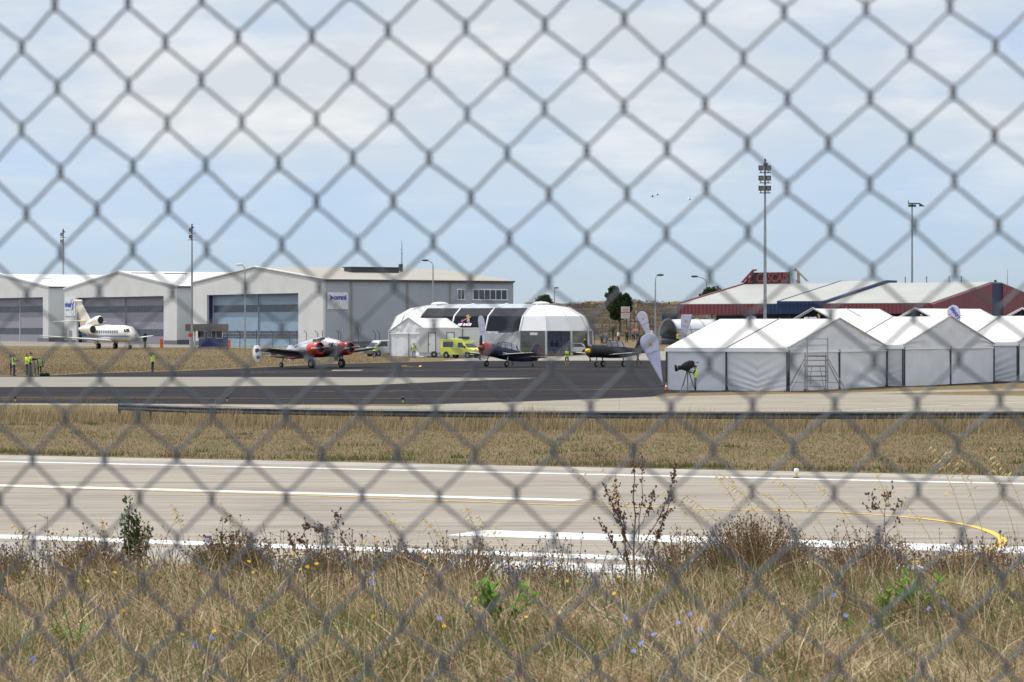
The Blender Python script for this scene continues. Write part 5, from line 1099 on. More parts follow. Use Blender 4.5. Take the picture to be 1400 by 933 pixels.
# edge lights
def edge_light(label, px, py, cap, stem_m, k=1.0):
    x, y = gp(px, py); b = thing('edge_light', label, 'edge light', (x, y, G(x, y)+.01), 0, 'airfield edge lights')
    mb = MB(); mb.tube([(0, 0, 0), (0, 0, .02)], .14*k, 12); mb.build('base', DSTEEL, b); mb = MB(); mb.tube([(0, 0, .02), (0, 0, .22*k)], .055*k, 10); mb.build('stem', stem_m, b)
    mb = MB(); mb.tube([(0, 0, .2*k), (0, 0, .24*k), (0, 0, .38*k), (0, 0, .42*k)], [.06*k, .115*k, .115*k, .08*k], 14); mb.build('lens', cap, b)
edge_light('white-topped runway edge light with orange stem on the far runway edge', 1089, 654, WPAINT, YELL, .62)
for px, py, lab in ((20.5, 549.5, 'blue-topped yellow taxiway light by the picture edge'), (310.5, 549.5, 'blue-topped yellow taxiway light above the guard rail end'), (551, 551, 'blue-topped yellow taxiway light nearest the concrete taxiway')): edge_light(lab, px, py, NAVY, YELL, .8)
# guard rail
gr_pts = [(163, 141.5), (240, 137.5), (330, 134.8), (500, 131.5), (720, 129), (950, 127.6), (1180, 127.4), (1400, 128), (1650, 129.5)]
q0 = at(163, 141.5); gr = thing('guard_rail', 'long grey steel guard rail along the grass strip', 'guard rail', q0)
P_ = [at(a, b)-q0 for a, b in gr_pts]; P_ = [p.to_3d() for p in spline([(p.x, p.y) for p in P_], 6)]
prof = [(0, .43), (-.05, .47), (-.08, .50), (-.05, .55), (0, .585), (-.05, .62), (-.08, .66), (-.05, .70), (0, .74)]
mb = MB(); vs = []
for p in P_: vs += [(p.x, p.y+d, z) for d, z in prof]
mb.add(vs, [(i*9+j, i*9+j+1, (i+1)*9+j+1, (i+1)*9+j) for i in range(len(P_)-1) for j in range(8)], 0, True); o = mb.build('rail_beam', mat('rail_steel', (.065, .07, .08), .5, .4, var=.2, scale=3), gr); o.modifiers.new('t', 'SOLIDIFY').thickness = .012
acc = 0; last = P_[0]
for a, b_ in zip(P_, P_[1:]):
    seg = (b_-a).length; 
    while acc <= seg:
        p = a.lerp(b_, acc/seg); mb = MB(); mb.box((p.x, p.y+.13, .32), (.12, .16, .84)); mb.build('post', MATS['rail_steel'], gr); acc += 2.9
    acc -= seg
# birds
for i, (px, py, Y, lab) in enumerate(((892, 269, 300, 'lower of two tiny birds flying right of centre'), (898.5, 266.5, 300, 'upper of two tiny birds flying right of centre'), (942.5, 273, 320, 'single tiny pale bird flying right of the pair'))):
    b = thing('bird', lab, 'bird', (PX(px, Y), Y, ZP(py, Y)), R(20*i), 'birds in the sky')
    mb = MB(); mb.loft([ring(x, 0, r, r, 8) for x, r in ((-.22, .01), (-.1, .05), (.05, .06), (.15, .045), (.2, .03), (.24, .01))])
    for s in (-1, 1):
        mb.add([(.08, s*.03, .03), (-.08, s*.03, .03), (-.10, s*.28, .13), (.04, s*.28, .14), (-.16, s*.56, .09), (-.12, s*.56, .10)], [(0, 1, 2, 3), (3, 2, 4, 5)])
    mb.build('body', mat('bird_grey', (.62, .65, .70), .7), b)

# ================================================================ trees
def leaf_cloud(clumps, n, size, rng, mats=3, flat=.0):
    """leaf-sized quads scattered through ellipsoid clumps -> arrays"""
    vs, fs, mi = [], [], []
    wts = np.array([c[3]*c[4]*c[5] for c in clumps]); wts = wts/wts.sum(); ks = rng.choice(len(clumps), n, p=wts)
    d = rng.normal(size=(n, 3)); d /= np.linalg.norm(d, axis=1)[:, None]; rad = rng.random(n)**(1/3)*1.0
    rad = np.where(rng.random(n) < .6, .75+.3*rng.random(n), rad)
    C = np.array(clumps)[ks]; p = C[:, :3]+d*rad[:, None]*C[:, 3:6]
    a = rng.normal(size=(n, 3)); a /= np.linalg.norm(a, axis=1)[:, None]; b = np.cross(a, rng.normal(size=(n, 3))); b /= np.linalg.norm(b, axis=1)[:, None]
    s = size*(.6+.8*rng.random(n))[:, None]
    V = np.stack([p-a*s, p+b*s*.45, p+a*s, p-b*s*.45], 1).reshape(-1, 3)
    Fq = np.arange(4*n).reshape(n, 4); return V, Fq, rng.integers(0, mats, n)
def np_mesh(name, V, Fq, mi, mats, parent=None, loc=None):
    me = bpy.data.meshes.new(name); n, k = Fq.shape
    me.vertices.add(len(V)); me.vertices.foreach_set('co', np.ascontiguousarray(V, np.float32).ravel())
    me.loops.add(n*k); me.loops.foreach_set('vertex_index', np.ascontiguousarray(Fq, np.int32).ravel())
    me.polygons.add(n); me.polygons.foreach_set('loop_start', np.arange(0, n*k, k, dtype=np.int32)); me.polygons.foreach_set('loop_total', np.full(n, k, np.int32))
    for m in mats: me.materials.append(m)
    me.polygons.foreach_set('material_index', np.ascontiguousarray(mi, np.int32)); me.update(calc_edges=True)
    o = bpy.data.objects.new(name, me); COL.objects.link(o)
    if parent: o.parent = parent
    if loc is not None: o.location = loc
    return o
def leafm(name, c, tr=.25): return mat(name, c, .7, var=.25, scale=3, trans=tr, spec=.25)
PINE = [leafm('pine_dark', (.020, .035, .012)), leafm('pine_mid', (.035, .055, .018)), leafm('pine_light', (.055, .075, .025))]
BARK = mat('bark', (.10, .075, .05), .9, var=.3, scale=8, bump=.02)
def tree(name, label, px, Y, y_top, y_bot, wpx, clumps_rel, n, size, group=None, seed=1):
    b = at(px, Y); k = Y/F; H = ZP(y_top, Y)-b.z; zb = ZP(y_bot, Y)-b.z; W = wpx*k
    t = thing(name, label, 'tree', b, 0, group); rng = np.random.default_rng(seed)
    mb = MB(); mb.tube([(0, 0, -.1), (.05*W, 0, H*.3), (0, .02, H*.6), (-.05*W, 0, H*.85)], [.16, .13, .09, .03], 8)
    cl = [(x*W/2, y*W/2, zb+z*(H-zb), rx*W/2, rx*W/2, rz*(H-zb)) for x, y, z, rx, rz in clumps_rel]
    for c in cl: mb.tube([(0, 0, max(.3, min(c[2]*.75, H*.55))), (c[0]*.6, c[1]*.6, c[2]*.9), c[:3]], [.06, .04, .015], 6)
    mb.build('trunk', BARK, t); V, Fq, mi = leaf_cloud(cl, n, size, rng); np_mesh('crown', V, Fq, mi, PINE, t); return t
tree('pine_tree', 'dark pine standing on the bank behind the road sign', 846, 402, 391, 437, 40, [(-.25, 0, .62, .50, .24), (.45, .1, .55, .42, .18), (-.35, 0, .88, .36, .12), (.5, 0, .70, .22, .09), (0, -.1, .35, .72, .25), (-.05, .1, .14, .55, .16), (-.7, 0, .72, .26, .08), (.78, 0, .46, .2, .08), (.05, .3, .5, .5, .25), (-.5, .1, .45, .42, .20), (.5, 0, .35, .42, .2)], 9000, .19, seed=3)
tree('round_tree', 'dark rounded tree top showing behind the white dome', 744, 590, 402, 440, 40, [(0, 0, .6, .6, .35), (-.5, 0, .45, .45, .25), (.5, 0, .45, .45, .25), (.1, 0, .85, .35, .14), (-.3, 0, .78, .3, .14)], 2600, .22, seed=5)
tree('round_tree', 'dark tree top behind the red corner of the terminal roof', 972, 403, 391, 430, 42, [(0, 0, .6, .6, .35), (-.5, 0, .45, .45, .3), (.5, 0, .5, .45, .3), (.3, 0, .84, .35, .14), (-.3, 0, .76, .3, .16)], 2600, .18, seed=6)
tree('sapling', 'small sapling planted in front of the middle hangar doors', 198, 446, 456, 468, 9, [(0, 0, .3, .5, .35), (.2, 0, .7, .5, .3), (-.3, 0, .55, .4, .25)], 400, .14, seed=8)
b = thing('agave_plant', 'spiky dark agave growing at the foot of the bank', 'plant', at(838, 398)); mb = MB(); r_ = random.Random(4)
mb.tube([(0, 0, 0), (0, 0, 1.3)], [.12, .1], 8)
for i in range(34):
    a = r_.uniform(0, 6.28); e = r_.uniform(-.2, 1.4); d = Vector((math.cos(a)*math.cos(e), math.sin(a)*math.cos(e), math.sin(e))); p0 = Vector((0, 0, 1.3)); s = d.cross(Vector((0, 0, 1))).normalized()*.05
    mb.add([p0-s, p0+s, p0+d*.6+s, p0+d*.6-s, p0+d*1.1], [(0, 1, 2, 3), (3, 2, 4)], 1)
mb.build('rosette', [BARK, PINE[1]], b)
# scrub on the bank: things one can not count
rng = np.random.default_rng(21); n = 1500; sx = rng.uniform(-2, 52, n); sy = rng.uniform(402, 428, n); keep = (sx > np.interp(sy, [402, 414], [16, 2])); sx, sy = sx[keep], sy[keep]
cl = [(x, y, float(gz(x, y))+.15, r_*1.3, r_, r_*.6) for x, y, r_ in zip(sx, sy, rng.uniform(.25, .8, len(sx)))]
V, Fq, mi = leaf_cloud(cl, 30000, .10, rng, 4)
SCR = [leafm('scrub_tan', (.15, .11, .07)), leafm('scrub_brown', (.11, .08, .05)), leafm('scrub_green', (.06, .06, .03)), leafm('scrub_olive', (.10, .085, .045))]
tag(np_mesh('bank_scrub', V, Fq, mi, SCR), kind='stuff')
# ================================================================ grasses and wild plants
def gmat(n, c, tr=.35): return mat(n, c, .75, var=.2, scale=2, trans=tr, spec=.2)
STRAW = [gmat('straw_pale', (.74, .62, .42)), gmat('straw_tan', (.44, .32, .185)), gmat('straw_brown', (.22, .14, .075)), gmat('grass_olive', (.235, .195, .09)), gmat('grass_green', (.10, .165, .035)), gmat('straw_grey', (.47, .39, .29))]
STRAW2 = [gmat('dull_pale', (.46, .38, .24)), gmat('dull_tan', (.31, .235, .135)), gmat('dull_brown', (.18, .125, .075)), gmat('dull_olive', (.145, .14, .055)), gmat('dull_green', (.08, .12, .03)), gmat('dull_grey', (.27, .24, .19))]
def blades(rng, x, y, h, w, lean, bend, mi, name, mats, wind=(0, 0)):
    n = len(x); z = gz(x, y); az = rng.uniform(0, 2*np.pi, n); dx = np.cos(az)*lean+wind[0]*h; dy = np.sin(az)*lean+wind[1]*h
    fa = rng.uniform(0, 2*np.pi, n); px, py = np.cos(fa)*w/2, np.sin(fa)*w/2
    def P(t, sx, wk): return np.stack([x+dx*t**bend+sx*px*wk, y+dy*t**bend+sx*py*wk, z-.02+h*(t-.12*t*t)], 1)
    V = np.stack([P(0, -1, 1), P(0, 1, 1), P(.55, 1, .8), P(.55, -1, .8), P(1, 1, .15), P(1, -1, .15)], 1).reshape(-1, 3)
    b = 6*np.arange(n)[:, None]; Fq = np.concatenate([b+np.array([[0, 1, 2, 3]]), b+np.array([[3, 2, 4, 5]])], 0)
    return np_mesh(name, V, Fq, np.concatenate([mi, mi]), mats)
DOCKS, DOCKT, DOCKU = mat('dead_stem_dark', (.05, .032, .022), .8, var=.3), mat('dead_stem_brown', (.11, .065, .04), .8, var=.3), mat('dead_stem_grey', (.10, .09, .075), .8, var=.3)
def patch(x, y, s, seed): return np.sin(x*s+seed)*np.sin(y*s*1.3+seed*2.1)+.6*np.sin(x*s*2.3+y*s*1.7+seed*3)
rng = np.random.default_rng(5)
n = 190000; y = rng.uniform(11.5, 21.4, n); x = rng.uniform(-1, 1, n)*(y/6+1.3)
keep = rng.random(n) < np.clip(.50+.40*patch(x, y, 1.9, .4), .14, 1)
x, y = x[keep], y[keep]; n = len(x); pg = patch(x, y, 1.3, 2.0); pt = patch(x, y, 2.6, 5.0)
h = np.clip(rng.gamma(5, .0195, n), .03, .27)*(1+.35*np.clip(pt, -.6, 1))*np.interp(y, [11, 17.5, 19.5, 22], [1, 1, .72, .7])
u = rng.random(n); mi = np.select([u < .17, u < .52, u < .76, u < .86, u < .92], [0, 1, 2, 3, 5], 4); gsel = (rng.random(n) < np.clip(.22+.3*pg, 0, .7)); mi = np.where(gsel, rng.choice([3, 4, 1], n), mi)
tag(blades(rng, x, y, h, rng.uniform(.003, .0085, n)*np.where(rng.random(n) < .06, 1.7, 1), rng.uniform(.03, .26, n)*(1+.5*(mi < 3)), 1.6, mi, 'dry_grass', STRAW, (-.15, 0)), kind='stuff')
# tall thin stems standing above it
n = 2200; y = rng.uniform(12.5, 20.0, n); x = rng.uniform(-1, 1, n)*(y/6+1); u = rng.random(n)
tag(blades(rng, x, y, rng.uniform(.2, .5, n), rng.uniform(.002, .0035, n), rng.uniform(.02, .22, n), 1.5, np.where(u < .5, 0, np.where(u < .75, 2, 3)), 'tall_grass', STRAW, (-.2, 0)), kind='stuff')
n = 5200; y = rng.uniform(12, 20.2, n); x = rng.uniform(-1, 1, n)*(y/6+1)
tag(blades(rng, x, y, rng.uniform(.08, .30, n), rng.uniform(.0022, .0045, n), rng.uniform(.01, .14, n), 1.3, rng.integers(0, 3, n), 'dead_stems', [DOCKS, DOCKT, DOCKU]), kind='stuff')
n = 16000; y = rng.uniform(12, 19.5, n); x = rng.uniform(-1, 1, n)*(y/6+1); keep = (patch(x, y, .75, 9.0)+.5*patch(x, y, 2.1, 4.0)) > .62
x, y = x[keep], y[keep]; n = len(x)
tag(blades(rng, x, y, rng.uniform(.06, .26, n), rng.uniform(.004, .009, n), rng.uniform(.03, .16, n), 1.7, rng.choice([3, 4, 4], n), 'green_grass', STRAW, (-.1, 0)), kind='stuff')
# mown strip beyond the runway: tufts
n = 110000; y = rng.uniform(84, 152, n); x = rng.uniform(-1, 1, n)*(y/6+4); keep = (x*RN.x+y*RN.y) > 85.1
x, y = x[keep], y[keep]; n = len(x); u = rng.random(n)+.16*patch(x, y, .22, 1.0)
tag(blades(rng, x, y, rng.uniform(.04, .13, n), rng.uniform(.015, .035, n), rng.uniform(.02, .12, n), 1.5, np.select([u < .12, u < .34, u < .70, u < .9], [5, 1, 2, 3], 4), 'infield_grass', STRAW2), kind='stuff')
cxs = rng.uniform(-24, 24, 150); cys = np.where(rng.random(150) < .45, 0, rng.uniform(86, 150, 150)); edge = (85.5+rng.uniform(0, 1.2, 150)-cxs*RN.x)/RN.y; cys = np.where(cys == 0, edge, cys)
kk = rng.integers(0, 150, 9000); sg = rng.uniform(.12, .5, 150)[kk]; x = cxs[kk]+rng.normal(size=9000)*sg*1.6; y = cys[kk]+rng.normal(size=9000)*sg; keep = (x*RN.x+y*RN.y) > 85.0; x, y, kk = x[keep], y[keep], kk[keep]; n = len(x)
tag(blades(rng, x, y, rng.uniform(.06, .24, n), rng.uniform(.015, .04, n), rng.uniform(.02, .12, n), 1.5, np.where(kk % 3 == 0, 4, np.where(kk % 3 == 1, 3, 2)), 'infield_weeds', STRAW2), kind='stuff')
# long golden grass round the guard rail and along the far edges
n = 42000; x = rng.uniform(-34, 34, n); gy_ = np.interp(700+F*x/131, [p[0] for p in gr_pts], [p[1] for p in gr_pts]); y = gy_+rng.normal(-1.8, 2.4, n); keep = patch(x, y, .9, 3.0) > -.75+.5*rng.random(n)
x, y = x[keep], y[keep]; n = len(x); u = rng.random(n)
tag(blades(rng, x, y, rng.uniform(.2, .82, n)*(1+.38*patch(x, y, .6, 7)), rng.uniform(.010, .022, n), rng.uniform(.05, .3, n), 1.6, np.select([u < .25, u < .65, u < .88], [0, 1, 2], 3), 'guard_rail_grass', STRAW2, (.1, 0)), kind='stuff')
n = 70000; px_ = rng.uniform(-40, 560, n); py_ = rng.uniform(473, 516, n); y = 21710/(py_-427.3); x = (px_-700)*y/F
lim = np.interp(px_, [-60, 60, 130, 250, 340, 450, 600], [515, 513.6, 510, 507, 503, 497.6, 494]); top_ = np.interp(px_, [0, 200, 320, 560], [476, 476, 474, 478]); keep = (py_ < lim-.3) & (py_ > top_); x, y = x[keep], y[keep]; n = len(x); u = rng.random(n)+.2*patch(x, y, .06, 1.0)
tag(blades(rng, x, y, rng.uniform(.06, .18, n), rng.uniform(.03, .07, n), rng.uniform(.02, .12, n), 1.5, np.select([u < .12, u < .40, u < .82], [5, 1, 2], 3), 'apron_verge_grass', STRAW2), kind='stuff')

DOCK = [mat('dock_stem', (.085, .045, .028), .8, var=.3, scale=20), mat('dock_seed', (.11, .042, .025), .8, var=.35, scale=40), mat('seed_dark', (.13, .07, .042), .8, var=.3, scale=40)]
OATM = [mat('oat_stem', (.48, .38, .19), .7, var=.2, scale=9), mat('oat_spikelet', (.80, .68, .38), .6, var=.15, scale=30, trans=.5)]
LEAFG = [leafm('leaf_bright', (.15, .30, .03), .4), leafm('leaf_mid', (.085, .18, .022), .35), leafm('leaf_deep', (.03, .06, .015), .2), leafm('leaf_yellow', (.24, .26, .04), .35)]
def plant(name, label, cat, px, Y, group=None):
    Y = min(Y, 19.4); return thing(name, label, cat, at(px, Y), 0, group)
def seedhead(mb, p, r, m=1, rnd=random): mb.ell(p, (r*rnd.uniform(.7, 1.2), r*rnd.uniform(.7, 1.2), r*rnd.uniform(.8, 1.4)), m, 5, 3)
# tall branching dock
def dock(label, px, Y, H, arms, seed, dens=60, thick=.006):
    r_ = random.Random(seed); t = plant('dock_plant', label, 'plant', px, Y, 'dead dock stems'); mb = MB(); sd = MB()
    def stem(p0, p1, r0, bow, nseed):
        pts = [p0.lerp(p1, s)+bow*math.sin(math.pi*s)+Vector((r_.gauss(0, .004), r_.gauss(0, .004), 0)) for s in np.linspace(0, 1, 9)]
        mb.tube(pts, list(np.linspace(r0, r0*.35, 9)), 6)
        for _ in range(nseed):
            s = r_.uniform(.3, 1.0)**.8; q = p0.lerp(p1, s)+bow*math.sin(math.pi*s)
            for _ in range(r_.randint(2, 5)): seedhead(sd, q+Vector((r_.gauss(0, .010), r_.gauss(0, .010), r_.gauss(0, .011))), r_.uniform(.004, .0085), r_.choice((0, 1)), r_)
            if r_.random() < .3:
                e = q+Vector((r_.gauss(0, .03), r_.gauss(0, .02), r_.uniform(.01, .05))); mb.tube([q, e], [.002, .001], 4); seedhead(sd, e, .007, 0, r_)
    for (dx, z0, dx1, z1, bow, ns) in arms:
        stem(Vector((dx, 0, z0)), Vector((dx1, r_.uniform(-.08, .08), z1)), thick*(1 if z0 < .1 else .6), Vector((bow, 0, 0)), ns)
    mb.build('stem', DOCK[0], t); sd.build('seed_sprays', DOCK[1:], t); return t
k = 19/F
dock('tall dead dock plant with red-brown seeds standing highest in the grass', 868, 19, .9, [(0, 0, -.01, .92, .0, 14), (-.03, 0, -.20, .66, .05, 26), (.03, 0, .23, .58, .0, 22), (.0, .22, .26, .78, .05, 26), (-.02, .25, -.12, .72, -.03, 16), (0, .35, .12, .62, .02, 14), (-.02, .12, -.22, .42, .0, 16), (.02, .3, .05, .84, .01, 12), (-.05, 0, -.07, .5, 0, 14)], 1)
dock('arched dead dock stems leaning left across the near runway line', 470, 20, .5, [(0, 0, -.06, .37, .05, 10), (-.06, .30, -.25, .36, .0, 20), (-.06, .34, -.05, .44, .02, 8), (-.08, .02, -.30, .29, .02, 18), (-.18, .0, -.36, .33, -.02, 12), (.12, .0, .06, .2, 0, 8)], 2, thick=.005)
dock('thin dark dead stalk with forking top right of the tall grass', 1210, 18.5, .55, [(0, 0, 0, .60, 0, 5), (0, .42, -.10, .56, 0, 7), (0, .36, .09, .52, 0, 6), (0, .5, .06, .60, 0, 4), (0, .46, -.12, .47, 0, 5), (0, .3, .08, .40, 0, 3)], 3, thick=.003)
dock('short dead stalk with dark burrs near the left shrub', 302, 20, .3, [(0, 0, .01, .33, 0, 12), (0, .05, -.10, .22, 0, 8), (.02, .0, .10, .25, 0, 9)], 4, thick=.003)
dock('dark broken stub sticking up in front of the seedy shrub', 1152, 16.5, .2, [(0, 0, .012, .24, 0, 1), (.01, .1, .02, .2, 0, 1)], 5, thick=.008)
# evergreen shrub
t = plant('evergreen_shrub', 'upright dark green shrub with small leaves at the near runway line', 'shrub', 180, 20.2); rng2 = np.random.default_rng(3); mb = MB()
cl = []
for dx, dy, H in ((-.02, 0, .43), (-.05, .03, .30), (.03, -.02, .33), (.10, .02, .25), (.02, .06, .28)):
    mb.tube([(dx*.3, dy, 0), (dx, dy, H*.6), (dx+.01, dy, H)], [.006, .004, .002], 5)
    cl += [(dx*(.4+.6*s), dy, H*s, .035, .035, .05) for s in (.35, .5, .65, .8, .95)]
mb.build('stem', BARK, t); V, Fq, mi = leaf_cloud(cl, 900, .013, rng2, 3); np_mesh('leaves', V, Fq, mi, [LEAFG[1], LEAFG[2], leafm('leaf_brownish', (.05, .035, .02))], t)
# broad-leaved bright weeds
for px, Y, nl, s_, lab, sd in ((690, 15.4, 46, .075, 'bright green leafy weed in the middle of the dry grass', 1), (1206, 16.6, 26, .06, 'bright green weed, left one of the pair right of centre', 2), (1254, 16.6, 34, .07, 'bright green weed, right one of the pair right of centre', 3), (104, 15.0, 20, .05, 'yellow-green grass tuft weed at the lower left', 4)):
    t = plant('broad_leaf_weed', lab, 'weed', px, Y, 'bright green weeds'); r_ = random.Random(sd); mb = MB(); lf = MB()
    for i in range(7):
        a = r_.uniform(0, 6.28); e = Vector((math.cos(a)*.15, math.sin(a)*.10, r_.uniform(.11, .25))); mb.tube([(0, 0, 0), e*.6, e], [.004, .003, .002], 5)
        for j in range(nl//5):
            s = .3+.7*j/(nl/5); q = e*s; b_ = a+r_.gauss(0, 1.1); d = Vector((math.cos(b_), math.sin(b_), r_.uniform(.3, 1.1))).normalized(); ln = s_*r_.uniform(.8, 1.4); sd_ = d.cross(Vector((0, 0, 1))).normalized()*ln*.22; up = sd_.cross(d).normalized()*ln*.05
            lf.add([q, q+d*ln*.45-sd_+up, q+d*ln, q+d*ln*.45+sd_+up, q+d*ln*.5], [(0, 1, 4), (1, 2, 4), (2, 3, 4), (3, 0, 4)], r_.choice((0, 0, 1)))
    mb.build('stem', LEAFG[1], t); lf.build('leaves', LEAFG[:2], t, fix=False)
# seedy dry shrubs along the crest
def seed_shrub(label, px, Y, w, h, n, seed, green=.25):
    r_ = random.Random(seed); t = plant('dry_shrub', label, 'shrub', px, Y, 'seedy dry shrubs on the bank edge'); mb = MB(); sd = MB()
    for i in range(int(n*.8)):
        a = r_.uniform(0, 6.28); rr = r_.random()**.6; x0, y0 = math.cos(a)*rr*w*.3, math.sin(a)*rr*.12; hh = h*(1-.45*rr*rr)*r_.uniform(.55, 1.1); x1, y1 = x0+math.cos(a)*w*.28*rr+r_.gauss(0, .03), y0*1.6+r_.gauss(0, .03)
        p0, p1 = Vector((x0, y0, 0)), Vector((x1, y1, hh)); pm = p0.lerp(p1, .5)+Vector((r_.gauss(0, .01), 0, .01)); m = 1 if r_.random() < green else (2 if r_.random() < .4 else 0)
        mb.tube([p0, pm, p1], [.0028, .0022, .0012], 4, m)
        for _ in range(r_.randint(1, 3)):
            q = pm.lerp(p1, r_.random()); e = q+Vector((r_.gauss(0, .03), r_.gauss(0, .03), r_.uniform(.0, .05))); mb.tube([q, e], [.0015, .001], 4, m); seedhead(sd, e, r_.uniform(.003, .0055), 0, r_)
        seedhead(sd, p1, r_.uniform(.004, .007), 0, r_)
    for i in range(int(n*(.5+1.6*green))):
        a = r_.uniform(0, 6.28); rr = r_.random()**.6; q = Vector((math.cos(a)*rr*w*.42, math.sin(a)*rr*.14, 0)); hh = h*.75*(1-.5*rr*rr)*r_.uniform(.4, 1.0); e = q+Vector((math.cos(a)*.05+r_.gauss(0, .03), r_.gauss(0, .03), hh)); s_ = Vector((.003, .001, 0)); mb.add([q-s_, q+s_, e+s_*.3, e-s_*.3], [(0, 1, 2, 3)], 1 if r_.random() < green+.25 else 2)
    mb.build('stem', [mat('shrub_stem_brown', (.24, .135, .075), .8), mat('shrub_stem_green', (.17, .165, .05), .8), mat('shrub_stem_tan', (.44, .31, .17), .8)], t); sd.build('seed_sprays', [DOCK[2]], t)
for a in (('dark seedy shrub at the left picture edge on the bank', 8, 20.3, .30, .22, 150, 1, .4), ('low grey-brown seedy shrub left of the evergreen shrub', 125, 20.3, .55, .20, 240, 2, .15), ('olive seedy shrub right of the evergreen shrub', 318, 20.2, .52, .24, 260, 3, .6), ('olive seedy shrub under the arched dock stems', 445, 20.0, .50, .20, 240, 4, .6),
          ('olive seedy shrub left of the middle, behind the dry grass', 545, 19.6, .50, .24, 260, 5, .6), ('sparse seedy shrub in the middle of the bank edge', 640, 19.8, .45, .26, 150, 6, .15), ('sparse seedy shrub just left of the tall dock', 745, 19.8, .5, .22, 150, 7, .2), ('widest brown seedy shrub right of the tall dock', 1030, 19.3, .75, .36, 420, 8, .35),
          ('pale seedy shrub under the yellow runway curve', 1190, 19.4, .6, .27, 260, 9, .1), ('brown seedy shrub at the right end of the bank edge', 1330, 19.4, .7, .28, 300, 10, .1), ('thin seedy shrub between the tall dock and the widest shrub', 930, 19.5, .45, .34, 150, 11, .1)): seed_shrub(*a)
# the ragged fringe of thin seedy stalks along the whole bank edge: nobody could count it
r_ = random.Random(77); fb = MB(); 
for i in range(1100):
    Y = r_.uniform(17.2, 19.6); px = r_.uniform(-60, 1460); g_ = .5+.5*math.sin(px*.013+1)*math.sin(px*.031)
    if r_.random() > .35+.65*g_: continue
    x = PX(px, Y); p0 = Vector((x, Y, G(x, Y))); hh = r_.uniform(.12, .40)*(.7+.3*g_); p1 = p0+Vector((r_.gauss(-.03, .06), r_.gauss(0, .05), hh)); pm = p0.lerp(p1, .55)+Vector((r_.gauss(0, .012), 0, 0)); m = r_.choice((0, 0, 1, 2))
    fb.tube([p0, pm, p1], [.0026, .0020, .0010], 4, m)
    for _ in range(r_.randint(1, 4)):
        q = pm.lerp(p1, r_.random()); e = q+Vector((r_.gauss(0, .028), r_.gauss(0, .02), r_.uniform(0, .045))); fb.tube([q, e], [.0014, .0009], 4, m); seedhead(fb, e, r_.uniform(.003, .0065), 3, r_)
    seedhead(fb, p1, r_.uniform(.004, .008), 3, r_)
tag(fb.build('seedy_undergrowth', [mat('fringe_brown', (.13, .075, .045), .8), mat('fringe_tan', (.38, .27, .15), .8), mat('fringe_olive', (.13, .12, .045), .8), DOCK[2]], fix=False), kind='stuff')
# wild oats with drooping spikelets
def oat(px, Y, H, lean, seed, nsp=14, spread=.10):
    r_ = random.Random(seed); t = plant('wild_oat', 'tall straw-coloured wild oat stem with drooping spikelets', 'wild oat', px, Y, 'wild oats above the bank edge'); mb = MB(); sp_ = MB()
    pts = [Vector((lean*s**1.8, .05*s*s, H*s*(1-.13*s*s))) for s in np.linspace(0, 1, 12)]; mb.tube(pts, list(np.linspace(.0024, .0010, 12)), 5)
    for i in range(nsp):
        s = .62+.38*i/nsp; j = s*11; a = int(min(10, j)); q = pts[a].lerp(pts[a+1], j-a); e = q+Vector((r_.uniform(-.6, 1)*spread*(1.2-s), r_.gauss(0, .02), r_.uniform(-.02, .03))); mb.tube([q, e], [.0009, .0006], 4)
        d = Vector((math.copysign(.6, lean if r_.random() < .8 else -lean), r_.gauss(0, .3), -.55)).normalized(); sp_.tube([e, e+d*.013, e+d*.030], [.0008, .0050, .0010], 5); sp_.tube([e+d*.026, e+d*.050], [.0006, .0003], 3)
    mb.build('stem', OATM[0], t); sp_.build('spikelet_sprays', OATM[1], t)
for i, (px, Y, H, ln) in enumerate(((872, 18, .92, -.40), (882, 18.4, .86, -.26), (1036, 18.2, .80, -.26), (1060, 18.8, .72, -.34), (1090, 18.6, .66, -.42), (1120, 19, .66, -.46), (1150, 18.4, .78, -.44), (1190, 18.7, .70, -.34), (1240, 17.6, .90, -.20), (1330, 17.8, .96, -.24), (1352, 18.2, .92, -.26), (1395, 18.4, .80, -.20), (1010, 19, .58, -.34), (980, 19, .64, -.32), (700, 19.4, .50, -.22), (660, 19.5, .56, -.12), (620, 19.4, .44, -.2), (335, 19.6, .50, -.16), (255, 19.6, .46, -.10), (50, 19.4, .40, -.16), (1290, 19, .66, -.3), (1420, 17.9, .95, -.3), (150, 19.8, .36, -.06), (560, 19.6, .52, -.18))): oat(px, Y, H, ln, 40+i)
